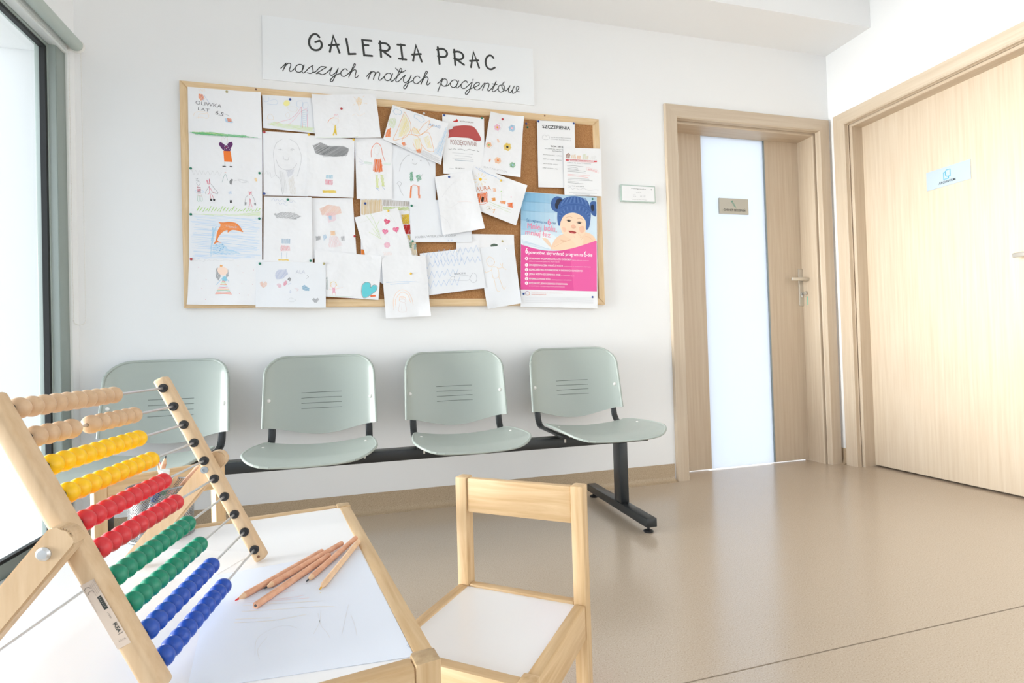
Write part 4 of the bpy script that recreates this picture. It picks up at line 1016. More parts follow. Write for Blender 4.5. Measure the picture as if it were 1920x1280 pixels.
s.st(Z5, (214,215,218), 0.8, (660,120, 700,60, 760,0), (720,200, 790,160, 860,155), (640,250, 700,300, 720,360)).st(Z5, (240,214,206), 0.8, (770,155, 830,152, 875,160))
s.done()
s = Sheet('drawing_sheet', 'blank-looking sheet with a faint handwritten line along its bottom, board centre', 'drawing', 2, [(Z5, 422, 138), (Z5, 870, 140), (Z5, 878, 448), (Z5, 432, 448)], paper=PAPERB, lift=0.002, group=DG)
s.text(Z5, (176,178,182), 'KUBA WIERZBA ZOSIA', 465, 420, 765, 405, 11).text(Z5, (150,176,216), '3 Z.', 700, 442, 745, 440, 6)
s.done()
s = Sheet('drawing_sheet', 'colouring sheet with brown stripes and a yellow patch, mostly hidden by pink hearts', 'drawing', 0, [(Z5, 62, 127), (Z5, 422, 133), (Z5, 482, 552), (Z5, 66, 560)], lift=0.001, group=DG)
s.hatch(Z5, (222,196,150), 2.0, (66,132, 220,134, 222,245, 66,250), 88, 3.0).hatch(Z5, (180,170,160), 1.8, (222,136, 420,140, 420,185, 222,182), 86, 3.4).hatch(Z5, (186,204,120), 2.0, (226,188, 420,190, 425,215, 226,212), 10, 3.0).hatch(Z5, (230,206,150), 1.6, (425,380, 470,420, 478,545, 440,545), 80, 3.6)
s.hatch(Z5, (226,190,70), 2.2, (362,246, 420,240, 422,312, 372,316), 40, 2.0).hatch(Z5, (196,56,52), 2.2, (376,318, 426,316, 430,386, 392,390), 70, 2.0).hatch(Z5, (226,190,70), 1.8, (402,392, 424,395, 430,435, 415,425), 60, 2.4).hatch(Z5, (110,150,110), 1.8, (420,450, 440,445, 440,490, 425,490), 75, 2.8).hatch(Z5, (120,170,180), 1.8, (452,460, 472,458, 474,500, 456,505), 75, 2.8).fill(Z5, (226,130,60), (66,500, 86,505, 92,545, 70,545))
s.done()
s = Sheet('drawing_sheet', 'tilted drawing of three pink hearts and green grass strokes, under a yellow pin', 'drawing', 3, [(Z5, 18, 267), (Z5, 336, 196), (Z5, 445, 560), (Z5, 108, 580)], lift=0.003, group=DG)
def heart(s, view, x, y, r, rgb, line=None, rot=0.0, gap=2.0):
    pts = []
    for k in range(16):
        t = 2*PI*k/16; hx = 16*math.sin(t)**3; hy = -(13*math.cos(t)-5*math.cos(2*t)-2*math.cos(3*t)-math.cos(4*t))
        c, s_ = math.cos(rot), math.sin(rot); pts += [x+(hx*c-hy*s_)*r/16, y+(hx*s_+hy*c)*r/16]
    s.hatch(view, rgb, 1.8, tuple(pts), 55, gap)
    if line: s.st(view, line, 1.1, tuple(pts+pts[:2]))
heart(s, Z5, 255, 298, 22, (236,90,130), (220,80,120), 0.3); heart(s, Z5, 322, 356, 22, (240,120,160), (226,80,130), -0.2); heart(s, Z5, 243, 372, 21, (240,130,170), (226,80,130), 0.1)
flower(s, Z5, 257, 470, 24, (244,186,206), (246,206,216)); s.hatch(Z5, (244,206,196), 0.9, (225,520, 290,518, 295,545, 235,548), 70, 4.5)
for a in ((105,255, 160,330, 215,430), (130,230, 175,320, 205,400), (150,350, 180,390, 200,420), (125,375, 170,400, 210,425), (200,290, 175,350, 200,380)): s.st(Z5, (206,226,166), 1.3, a)
for a in ((55,305, 110,290, 160,260), (215,235, 260,260, 300,300), (210,270, 240,300, 262,330), (240,215, 290,260, 330,320)): s.st(Z5, (226,228,220), 0.9, a)
s.done()
s = Sheet('drawing_sheet', 'drawing with a big turquoise heart in its lower right corner', 'drawing', 3, [(Z4, 1250, 525), (Z4, 1850, 580), (Z4, 1822, 972), (Z4, 1248, 935)], lift=0.002, curls=((1, 0, 0.008, 0.3),), group=DG)
s.fill(Z4, (110,206,216), (1672,890, 1680,840, 1710,815, 1745,825, 1752,860, 1775,840, 1805,848, 1800,885, 1755,920, 1700,952, 1678,930)).st(Z4, (74,84,88), 1.3, (1668,890, 1676,838, 1710,812, 1748,824, 1752,860, 1778,836, 1810,848, 1802,888, 1755,924, 1698,956, 1674,932, 1668,890)).fill(Z4, (236,110,60), (1748,930, 1795,928, 1795,942, 1750,944), sm=False)
s.st(Z4, (240,206,90), 1.6, (1390,855, 1392,825, 1410,810, 1435,815, 1450,845)).st(Z4, (244,190,160), 1.0, (1400,830, 1398,850, 1420,862, 1438,850, 1436,830), (1410,885, 1380,875), (1430,875, 1500,860), (1410,910, 1405,935), (1432,908, 1438,935)).hatch(Z4, (240,150,180), 1.4, (1408,862, 1430,860, 1435,908, 1410,910), 80, 2.4)
s.hatch(Z4, (160,176,176), 1.2, (1352,770, 1368,760, 1372,880, 1352,888), 85, 3).st(Z4, (180,214,196), 1.1, (1380,938, 1500,940, 1600,944))
s.done()
s = Sheet('drawing_sheet', 'drawing of a girl under an orange rainbow arch, hanging below the board frame', 'drawing', 5, [(Z5, 213, 553), (Z5, 540, 548), (Z5, 575, 990), (Z5, 248, 1007)], lift=0.006, curls=((1, 1, 0.012, 0.35),), group=DG, crumple=0.002)
s.st(Z5, (248,206,170), 1.5, (308,950, 302,880, 325,820, 370,798, 415,820, 440,870, 448,910), (322,930, 318,870, 345,830, 375,815, 410,840, 428,890)).st(Z5, (176,204,232), 1.5, (250,745, 330,740, 410,738, 490,742), (280,760, 350,752, 420,748))
s.st(Z5, (244,196,150), 1.2, (345,880, 350,850, 380,848, 395,870), (355,855, 370,860, 390,850)).st(Z5, (222,200,196), 0.9, (352,885, 350,870, 385,870, 385,890, 352,885), (350,895, 342,955, 398,955, 388,895), (365,900, 362,950))
s.done()
s = Sheet('drawing_sheet', 'small tilted drawing covered in blue zigzag pencil waves with a fish, lower middle', 'drawing', 3, [(Z5, 495, 532), (Z5, 932, 484), (Z5, 982, 783), (Z5, 566, 838)], paper=PAPERB, lift=0.002, group=DG)
for r_ in range(4):
    pts = []
    for k in range(22):
        x = 520+r_*12+k*19.5; y = 545+r_*72-k*2.4
        if r_ in (2, 3) and k > 12: break
        pts += [x, y+(26 if k % 2 else -22)+rnd.uniform(-7, 7)]
    s.st(Z5, (168,196,232), 1.4, tuple(pts), sm=False)
for k in range(9): s.st(Z5, (176,200,234), 1.2, (600+k*24, 560-k*3, 612+k*24, 600-k*2, 606+k*24, 585-k*2))
s.st(Z5, (150,154,164), 0.9, (722,712, 740,700, 850,695, 862,715, 845,728, 735,725, 722,712), (862,715, 885,675, 910,690, 912,730, 885,745, 862,720), (748,700, 752,724)).text(Z5, (160,164,172), 'REKIN', 750, 688, 830, 682, 9)
s.done()
s = Sheet('drawing_sheet', 'drawing of an orange outline figure between the blue waves and baby poster', 'drawing', 2, [(Z5, 925, 490), (Z5, 1187, 466), (Z5, 1240, 896), (Z5, 990, 940)], paper=PAPERB, lift=0.008, curls=((0, 1, 0.010, 0.35),), group=DG, crumple=0.0015)
s.st(Z5, (244,208,150), 1.2, (985,580, 1005,555, 1035,570, 1045,600, 1020,625, 995,615, 985,580), (1040,625, 1025,640, 1035,710, 1075,700, 1068,640, 1040,625), (1040,712, 1060,800, 1085,808), (1075,702, 1110,790, 1125,775), (1068,640, 1100,632, 1085,605), (1100,632, 1130,650), (1100,632, 1105,600), (1025,650, 985,670, 975,660)).dots(Z5, (190,180,170), 1.2, 1000,590, 1022,586)
s.done()
s = Sheet('drawing_sheet', 'sheet showing only its blank top with one dark green leaf, behind the blue wave drawing', 'drawing', 1, [(Z5, 762, 386), (Z5, 1188, 393), (Z5, 1196, 620), (Z5, 770, 620)], lift=0.001, group=DG)
s.fill(Z5, (92,110,98), (1015,470, 1040,458, 1070,468, 1050,482, 1025,492)).st(Z5, (110,124,112), 1.6, (1018,494, 1040,475, 1062,464), (1020,462, 1035,478))
s.done()
s = Sheet('drawing_sheet', 'plain light grey strip of paper showing right of the turquoise heart drawing', 'drawing', 1, [(Z5, 108, 545), (Z5, 470, 552), (Z5, 470, 900), (Z5, 120, 690)], paper=PAPERB, lift=0.001, group=DG)

# --- baby poster
s = Sheet('poster', 'tall pink and blue printed poster of a smiling baby in a blue knitted hat', 'poster', 2, [(Z7, 82, 100), (Z7, 810, 152), (Z7, 818, 1217), (Z7, 80, 1205)], paper=mat('poster_paper', (236, 238, 242), 0.35, spec=0.5), lift=0.0, crumple=0.0)
def Zp(x, y): return Z7(x, y)
TL, TR = (83, 103), (808, 155)
def edge(t): return (TL[0]+(TR[0]-TL[0])*t, TL[1]+(TR[1]-TL[1])*t)
for k in range(16):   # printed sky, deep blue at the left to pale blue
    t0, t1 = k/16, (k+1)/16; a, b = edge(t0), edge(t1); f = min(1, k/10)
    for r_ in range(6):
        g = min(1, f*0.75+r_*0.16); colr = tuple(int(p+(q_-p)*g) for p, q_ in zip((124, 178, 214), (214, 232, 244)))
        h0 = 90*r_; h1 = 90*(r_+1)+1
        s.k = 0
        s.fill(Zp, colr, (a[0]+0.02*h0*0, a[1]+h0, b[0]+0.6, b[1]+h0, b[0]+0.6, b[1]+h1, a[0], a[1]+h1), sm=False)
s.fill(Zp, (232,240,246), (84,520, 180,500, 330,480, 460,560, 400,650, 84,645), sm=False).fill(Zp, (240,214,190), (285,545, 330,550, 372,610, 375,640, 330,600))
s.hatch(Zp, (190,214,232), 2.0, (90,560, 330,640, 360,655, 90,610), -8, 5)
# shoulders and arm
s.fill(Zp, (244,212,184), (370,655, 380,610, 420,545, 480,510, 560,500, 700,490, 770,520, 804,570, 804,600, 700,650, 560,668))
s.fill(Zp, (232,190,158), (455,560, 520,570, 560,560, 600,590, 560,600, 500,590))
# face
s.fill(Zp, (248,218,192), (455,400, 470,350, 520,315, 590,305, 660,330, 700,380, 705,450, 690,510, 640,545, 580,555, 520,535, 480,495, 460,440))
s.fill(Zp, (242,196,170), (640,440, 680,430, 695,470, 670,500, 645,480)).fill(Zp, (244,200,176), (475,440, 510,450, 515,480, 490,485))
# knitted hat
s.fill(Zp, (74,104,160), (368,210, 385,170, 425,148, 468,158, 488,190, 470,220, 445,260, 440,295, 405,290, 375,260)).fill(Zp, (60,64,78), (408,225, 425,180, 455,165, 475,185, 455,225, 440,265, 415,262)).fill(Zp, (74,104,160), (742,215, 760,195, 795,195, 804,215, 804,330, 775,330, 752,300)).fill(Zp, (52,58,74), (752,235, 775,225, 785,270, 770,290, 755,270))
s.fill(Zp, (80,112,172), (432,300, 440,240, 470,190, 520,155, 590,145, 660,158, 715,195, 745,250, 752,330, 742,420, 722,465, 705,460, 706,400, 690,360, 650,325, 590,303, 530,312, 485,345, 462,395, 455,428, 440,420, 430,360))
for k in range(15):
    x = 452+k*20; s.st(Zp, (104,136,190) if k % 2 else (62,92,150), 3.2, (x, 235-30*math.sin(PI*k/14)+(18 if k in (0, 14) else 0), x+4-k*0.5, 215-20*math.sin(PI*k/14), 500+k*14, 165-8*math.sin(PI*k/14)))
for k in range(22): 
    a = PI*(1.02+0.96*k/21); cx, cy = 595, 350
    s.st(Zp, (110,142,196) if k % 2 else (64,94,150), 2.4, (cx+150*math.cos(a), cy+115*math.sin(a)*1.0, cx+130*math.cos(a), cy+70*math.sin(a)*1.0))
s.st(Zp, (60,90,146), 2.0, (445,270, 500,235, 595,222, 690,240, 742,285))
# features
s.fill(Zp, (70,66,66), (520,380, 540,374, 560,382, 542,390), (618,400, 640,393, 660,402, 640,408)).st(Zp, (160,116,96), 1.5, (512,376, 540,368, 566,380), (612,394, 640,386, 668,398)).st(Zp, (214,170,140), 2.0, (515,350, 545,340, 575,350), (620,362, 655,358, 680,375))
s.fill(Zp, (240,190,164), (562,430, 580,415, 600,425, 612,442, 590,452, 570,446)).st(Zp, (210,150,126), 1.3, (568,446, 585,452, 606,446)).fill(Zp, (170,70,70), (538,478, 575,478, 612,490, 600,503, 570,502, 548,492)).fill(Zp, (230,140,140), (556,492, 580,494, 594,502, 570,502)).st(Zp, (214,150,126), 1.3, (528,470, 538,480, 545,490))
# hand at the mouth
s.fill(Zp, (250,222,196), (560,560, 590,530, 610,505, 628,498, 640,508, 655,515, 662,530, 678,548, 682,570, 672,600, 690,640, 610,640, 590,600))
s.st(Zp, (222,176,146), 1.4, (628,500, 640,515, 638,530), (645,512, 655,530, 650,545), (660,532, 668,548, 660,562), (560,562, 585,590, 612,632), (590,530, 600,545)).fill(Zp, (248,218,190), (372,650, 430,600, 520,575, 565,560, 590,590, 612,632, 540,655, 430,665))
s.st(Zp, (226,180,150), 1.4, (400,632, 470,595, 560,562), (700,530, 740,540, 770,570))
# pink field with curved top
top_ = [(83,607)]+[(83+725*t, 607-34*t+88*math.sin(PI*min(1, t*1.02))**1.0*(1-0.25*t)) for t in [k/14 for k in range(1, 14)]]+[(807,570)]
s.fill(Zp, (228,92,160), tuple(q for p in top_ for q in p)+(809,1056, 80,1038), sm=False)
s.fill(Zp, (236,104,170), tuple(q for p in top_[9:] for q in p)+(809,1056, 590,1050), sm=False)
s.text(Zp, (74,128,178), 'Szczepienia na', 135, 385, 330, 412, 15).text(Zp, (240,130,160), '6', 338, 418, 368, 420, 30, bold=0.01).text(Zp, (74,128,178), '-tkę', 370, 412, 416, 416, 12)
s.text(Zp, (244,140,170), 'Mniej bólu,', 142, 452, 424, 488, 30).text(Zp, (244,140,170), 'mniej łez', 124, 512, 364, 542, 27)
WT = (252, 246, 250)
s.text(Zp, WT, '6', 124, 692, 148, 694, 28, bold=0.02).text(Zp, WT, 'powodów, aby wybrać program na', 156, 696, 676, 722, 17, bold=0.015).text(Zp, WT, '6', 684, 722, 710, 724, 28, bold=0.02).text(Zp, WT, '-tkę', 712, 722, 766, 724, 17, bold=0.02)
rows = [(742, 'STOSOWANY W ZAPOBIEGANIU 6-CIU CHOROBOM', 568, 'błonicy, tężcowi, krztuścowi', 732), (804, 'ZMNIEJSZONA LICZBA WKŁUĆ Z 14 DO 8', 482, 'w porównaniu ze szczepieniami z kalendarza', 750), (848, 'BEZPIECZEŃSTWO POTWIERDZONE W BADANIACH KLINICZNYCH', 675, None, 0), (891, 'JEDNA WIZYTA SZCZEPIENNA MNIEJ', 460, 'w 1 miesiącu życia', 595), (935, 'MINIMALIZOWANIE BÓLU', 367, 'wśród pacjentów i ich rodziców', 568), (978, 'MOŻLIWOŚĆ JEDNOCZESNEGO STOSOWANIA', 528, None, 0)]
for k, (y, b_, x1, t2, x2) in enumerate(rows):
    s.fill(Zp, WT, tuple(q for j in range(14) for q in (136+16*math.cos(j*PI/7), y+16*math.sin(j*PI/7))), sm=False).text(Zp, (226,90,158), str(k+1), 132, y+8, 140, y+8, 9)
    sl = (x1-160)*0.025; s.text(Zp, WT, b_, 160, y+8, x1, y+8+sl, 9, bold=0.012)
    if t2: s.text(Zp, (250,222,236), t2, x1+8, y+10+sl, x2, y+12+sl*1.4, 5.5)
s.text(Zp, (250,214,232), 'tężcowi, krztuścowi, polio, Hib, WZW typu B', 160, 772, 450, 780, 6).text(Zp, (250,214,232), 'z rotawirusami i szczepionką przeciw pneumokokom', 160, 1008, 500, 1018, 6)
s.st(Zp, (190,160,190), 2.6, (128,1085, 124,1065, 142,1054, 158,1062)).st(Zp, (226,170,150), 2.6, (158,1064, 166,1080, 150,1094, 132,1090)).text(Zp, (226,200,196), 'Zapytaj lekarza o szczepienia na', 182, 1072, 480, 1078, 6).text(Zp, (222,150,140), 'www.szczepienia.pl', 182, 1090, 322, 1092, 7)
for k in range(6): s.st(Zp, (212,214,218), 1.1, (125, 1110+k*10, 450, 1114+k*10, 775, 1120+k*10), sm=False)
s.done('print')

# ------------------------------------------------------------------ push pins
pin_spots = [(Z2,460,157,'olive','on the OLIWKA drawing, top left'), (Z2,1028,225,'blue','on the ladder slide sheet'), (Z2,1490,313,'red','on the drawing of the small girl and faint sun'),
 (Z2,797,520,'red','at the top left corner of the grey pencil portrait'), (Z2,1197,545,'yellow','between the pencil portrait and the dark shaded patch'), (Z2,1598,589,'yellow','at the top right corner of the sheet with the dark shaded patch'),
 (Z2,135,845,'green','at the left over the drawing of people with capes'), (Z2,753,888,'green','at the right over the drawing of people with capes'), (Z2,797,1073,'blue','at the lower left corner of the grey pencil portrait'),
 (Z2,1008,1127,'green','on the handwriting of the grey shaded sheet'), (Z2,1703,1160,'blue','on the brown striped colouring sheet'), (Z3,530,280,'white','in bare cork above the butterfly drawing'),
 (Z3,676,303,'blue','at the left of the PODZIĘKOWANIE notice'), (Z3,952,323,'green','at the right of the PODZIĘKOWANIE notice'), (Z3,1103,332,'red','on the flower drawing'),
 (Z3,1283,355,'blue','in bare cork right of the flower drawing'), (Z3,1293,382,'green','in bare cork right of the flower drawing'), (Z3,1368,345,'blue','at the left corner of the SZCZEPIENIA notice'), (Z3,1627,360,'blue','at the right corner of the SZCZEPIENIA notice'),
 (Z3,710,757,'blue','on the large crumpled sheet'), (Z3,437,965,'green','at the upper left of the blank-looking centre sheet'), (Z3,1090,782,'yellow','on the AURA drawing'), (Z3,266,1003,'yellow','on the pink hearts drawing'),
 (Z4,138,203,'green','at the left over the dolphin drawing'), (Z4,752,241,'green','at the right over the dolphin drawing'), (Z4,142,606,'red','at the top left of the princess drawing'),
 (Z4,758,647,'green','at the top left of the ALA drawing'), (Z4,1213,621,'green','at the lower right of the handwritten grey shaded sheet'), (Z4,1333,647,'olive','at the top right of the ALA drawing'), (Z4,1608,399,'red','at the right edge of the peach shaded sheet'),
 (Z5,445,441,'green','at the lower left of the blank-looking centre sheet'), (Z5,765,510,'white','on the blue wave drawing'), (Z5,1103,440,'olive','beside the dark green leaf'), (Z5,1130,500,'white','on the orange outline figure drawing'),
 (Z5,430,680,'yellow','on the rainbow arch drawing'), (Z5,1763,132,'green','at the top right of the baby poster'), (Z5,1258,827,'blue','at the lower left of the baby poster'), (Z5,1763,850,'blue','at the lower right of the baby poster')]
PC = {'olive': (176,166,120), 'blue': (24,66,140), 'red': (176,40,48), 'yellow': (232,190,70), 'green': (20,122,96), 'white': (236,236,236)}
pin_me = {}
for view, x, y, cn, where in pin_spots:
    p = Pw(view, x, y); top = 2.628
    for sh in SHEETS:
        u, v = sh.uv(p)
        if -0.01 <= u <= 1.01 and -0.01 <= v <= 1.01: top = min(top, sh.y(min(1, max(0, u)), min(1, max(0, v))))
    if top > BY+0.004 and not (BX0+fwid < p.x < BX1-fwid and BZ0+fwid < p.y < BZ1-fwid): top = BY
    if cn not in pin_me:
        pm = mat('pin_'+cn, PC[cn], 0.3, spec=0.6)
        mb = MB().use(pm).lathe([(0.0, -0.0002), (0.0052, 0.0), (0.0056, 0.0012), (0.0048, 0.0028), (0.0026, 0.0040), (0.0, 0.0044)], (0, 0, 0), (0, -1, 0), 14, cap=False)
        mb.use(METAL).cyl((0, -0.0004, 0), (0, 0.005, 0), 0.0005, n=6)
        o = mb.build('push_pin', None, None); pin_me[cn] = o.data
    else:
        o = bpy.data.objects.new('push_pin', pin_me[cn]); COL.objects.link(o)
    o.location = (p.x, top-0.0004, p.y)
    tag(o, cn+' push pin '+where, 'push pin', 'push pins on the cork board')
for view, x, y in ((Z2,720,133),(Z3,1416,302)):
    p = Pw(view, x, y)
    mb = MB().lathe([(0.0, 0.0), (0.0045, 0.0), (0.0045, 0.0008), (0.0, 0.0012)], (p.x, BY+0.0002, p.y), (0, -1, 0), 12, cap=False)
    mb.build('frame_screw', mat('screw_brown', (120, 84, 70), 0.5), board, offset=Vector((BX0, D, BZ0)))

# ================================================================== WAITING ROOM BEAM BENCH
BPH = -0.012
bench = empty('beam_bench', (0.106, 2.21, 0.0), BPH)
tag(bench, 'four-seat waiting room bench with grey green plastic shells on a black steel beam', 'bench')
def shell(fn, nu, nv, th, mask=None):
    """closed plastic shell from a surface fn(u, v) -> (point, normal)"""
    mb = MB().use(PLAST); A = []; B = []
    for j in range(nv+1):
        for i in range(nu+1):
            p, n = fn(i/nu, j/nv); A.append(p); B.append(p+n*th)
    W = nu+1; N = len(A)
    idx = [(j*W+i, j*W+i+1, (j+1)*W+i+1, (j+1)*W+i) for j in range(nv) for i in range(nu)]
    rim = list(range(W))+[j*W+nu for j in range(1, nv+1)]+[nv*W+i for i in range(nu-1, -1, -1)]+[j*W for j in range(nv-1, 0, -1)]
    mb.faces(A+B, idx+[tuple(N+a for a in reversed(f)) for f in idx]+[(rim[i], rim[(i+1) % len(rim)], N+rim[(i+1) % len(rim)], N+rim[i]) for i in range(len(rim))])
    return mb
def back_pt(x, z, off=0.0):
    """point of the backrest: x across, z height"""
    q = x/0.235
    y = 0.284+0.060*(1-q*q) + 0.16*(z-0.57) - 0.012*max(0, abs(q)-0.86)/0.14*1.0
    if z > 0.70: y += 0.5*(z-0.70)**1.3
    return Vector((x, y-off, z))
def back_fn(u, v):
    s = 2*u-1
    zb = 0.452-0.044*(math.cos(s*PI/2)**1.5 if abs(s) < 1 else 0)   # bottom edge dips in the middle
    zt = 0.752
    z = zb+(zt-zb)*(1-(1-v)**1.7)
    R_ = 0.080; hw = 0.224+0.010*(1-v)
    if z > zt-R_:
        t = (z-(zt-R_))/R_; hw = hw-R_+R_*math.sqrt(max(0.0, 1-min(1, t)**2.1))
    x = s*hw
    p = back_pt(x, z)
    dx = back_pt(x+0.002, z)-back_pt(x-0.002, z); dz = back_pt(x, z+0.002)-back_pt(x, z-0.002)
    n = dx.cross(dz).normalized()
    if n.y > 0: n = -n
    return p, -n
def seat_pt(x, y):
    # y: 0.17 at the rear, -0.235 at the front
    q = x/0.235; t = (0.17-y)/0.405
    z = 0.389+0.024*q*q*(1-0.35*t)+0.008*math.sin(PI*min(1, max(0, t)))*abs(q)**3+0.006*t
    if t > 0.80: z -= 0.016*((t-0.80)/0.20)**1.6
    return Vector((x, y, z))
def seat_fn(u, v):
    s = 2*u-1; v = 1-(1-v)**1.5 if v > 0 else 0.0; y = 0.17-0.405*v
    hw = 0.205+0.026*math.sin(PI*min(1.0, v*1.25)*0.5)
    if v > 0.70: hw -= 0.105*(1-math.sqrt(max(0.0, 1-((v-0.70)/0.30)**2.2)))
    if v < 0.06: hw -= 0.012*((0.06-v)/0.06)**2
    y -= 0.010*(1-v)*(1-s*s)
    p = seat_pt(s*hw, y)
    dx = seat_pt(s*hw+0.002, y)-seat_pt(s*hw-0.002, y); dy = seat_pt(s*hw, y+0.002)-seat_pt(s*hw, y-0.002)
    n = dx.cross(dy).normalized()
    if n.z < 0: n = -n
    return p, -n
for i in range(4):
    cx = -0.9+0.6*i
    M0 = Vector((cx, 0, 0))
    mb = shell(back_fn, 34, 26, 0.006)
    # four moulded slots
    mb.use(PLASTD)
    for k in range(4):
        z = 0.522+0.023*k
        pts = [(-0.085+0.17*t/16, z) for t in range(17)]
        mb.ribbon(pts, 0.0022, lambda x, zz: back_pt(x, zz, 0.0007))
    # raised bead round the rim
    mb.use(PLAST)
    rimp = [back_fn(0, v/16)[0] for v in range(17)]+[back_fn(u/16, 1)[0] for u in range(1, 17)]+[back_fn(1, 1-v/16)[0] for v in range(1, 17)]
    rimp = [p for j, p in enumerate(rimp) if j == 0 or (p-rimp[j-1]).length > 0.002]
    for a, b in zip(rimp, rimp[1:]): mb.cyl(a+Vector((0, 0.003, 0)), b+Vector((0, 0.003, 0)), 0.0062, n=8)
    for v in mb.bm.verts: v.co += M0
    bk = mb.build('backrest', None, bench, smooth=60)
    for sx in (-1, 1):
        x = sx*0.213; p = back_pt(x, 0.566)
        b_ = MB().sphere(p+M0+Vector((0, -0.001, 0)), 0.0088, (1, 0.6, 1), 14); b_.build('bolt_cap', WHITEP, bk)
    mb = shell(seat_fn, 30, 26, 0.006)
    rimp = [seat_fn(0, v/20)[0] for v in range(21)]+[seat_fn(u/16, 1)[0] for u in range(1, 17)]+[seat_fn(1, 1-v/20)[0] for v in range(1, 21)]
    for a, b in zip(rimp, rimp[1:]):
        if (a-b).length > 1e-4: mb.cyl(a+Vector((0, 0, -0.004)), b+Vector((0, 0, -0.004)), 0.0055, n=8)
    for v in mb.bm.verts: v.co += M0
    st = mb.build('seat', None, bench, smooth=60)
    for sx in (-1, 1):
        p = seat_pt(sx*0.19, 0.02); MB().sphere(p+M0+Vector((0, 0, 0.0005)), 0.006, (1, 1, 0.5), 12).build('bolt_cap', WHITEP, st)
    for sx in (-1, 1):
        x = cx+sx*0.202
        pts = []
        for k in range(7): pts.append((x, back_pt(sx*0.202, 0.66-0.19*k/6).y+0.0145, 0.66-0.19*k/6))
        yb_, zb_ = pts[-1][1], pts[-1][2]
        pts += [(x, yb_-0.006, 0.44), (x, yb_-0.014, 0.412), (x, yb_-0.034, 0.390), (x, yb_-0.066, 0.381), (x, 0.12, 0.381), (x, -0.10, 0.381)]
        mb = MB().sweep([Vector(p) for p in pts], 0.015, 0.0065, (1, 0, 0), 14, 3.0)
        mb.build('bracket', STEELB, bench, smooth=50)
    for sx in (-1, 1):
        mb = MB(); mb.box((cx+sx*0.185-0.022, -0.05, 0.371), (cx+sx*0.185+0.022, 0.05, 0.3745), 0.001)
        for yy in (-0.04, 0.04): mb.cyl((cx+sx*0.185, yy, 0.35), (cx+sx*0.185, yy, 0.378), 0.004, n=8)
        mb.build('clamp_plate', METAL, bench)
mb = MB(); mb.box((-1.12, -0.034, 0.328), (1.115, 0.034, 0.371), 0.004); mb.build('beam', STEELB, bench)
for lx in (-1.012, 0.990):
    mb = MB(); mb.box((lx-0.020, -0.034, 0.062), (lx+0.020, 0.034, 0.329), 0.003)
    mb.box((lx-0.024, -0.265, 0.026), (lx+0.024, 0.345, 0.062), 0.004)
    lg = mb.build('leg', STEELB, bench)
    for yy in (-0.235, 0.315):
        g = MB().lathe([(0.0, 0.0), (0.019, 0.0), (0.021, 0.004), (0.017, 0.008), (0.006, 0.012), (0.006, 0.027), (0, 0.027)], (lx, yy, 0.0), (0, 0, 1), 20, cap=False)
        g.build('foot_glide', RUBB, lg)

# ================================================================== CHILDREN'S TABLE
TPH = math.atan2(0.1652, 0.9863)
TH = 0.4527; TW, TL_ = 0.48, 0.6313
uax = Vector((math.cos(-1.40463), math.sin(-1.40463), 0)); vax = Vector((uax.y, -uax.x, 0))
tc = Vector((-0.03877, 1.15551, 0))+uax*(TL_/2)+vax*(TW/2)
table = empty('play_table', tc, TPH)
tag(table, "low children's table in pine with a white top, the abacus standing on it", 'table')
hx, hy = TW/2, TL_/2; rw = 0.0215; PT = 0.450
for sx in (-1, 1):
    for sy in (-1, 1):
        x0, x1 = sorted((sx*hx, sx*(hx-0.026))); y0, y1 = sorted((sy*hy, sy*(hy-0.026)))
        mb = MB().use(PINE); mb.box((x0, y0, 0), (x1, y1, TH+0.0015), 0.0035)
        for f in mb.bm.faces:
            if f.calc_center_median().z > TH+0.0005:
                f.material_index = 1
        mb.mats.append(PINEEND); mb.build('leg', None, table)
for sx in (-1, 1):
    x0, x1 = sorted((sx*(hx-0.001), sx*(hx-rw))); mb = MB(); mb.box((x0, -hy+0.026, TH-0.065), (x1, hy-0.026, TH-0.0005), 0.003); mb.build('apron', PINEY, table)
for sy in (-1, 1):
    y0, y1 = sorted((sy*(hy-0.001), sy*(hy-rw))); mb = MB(); mb.box((-hx+0.026, y0, TH-0.065), (hx-0.026, y1, TH-0.0005), 0.003); mb.build('apron', PINEX, table)
mb = MB(); mb.box((-hx+rw-0.004, -hy+rw-0.004, PT-0.006), (hx-rw+0.004, hy-rw+0.004, PT)); mb.build('tabletop', WHITEL, table, smooth=0)

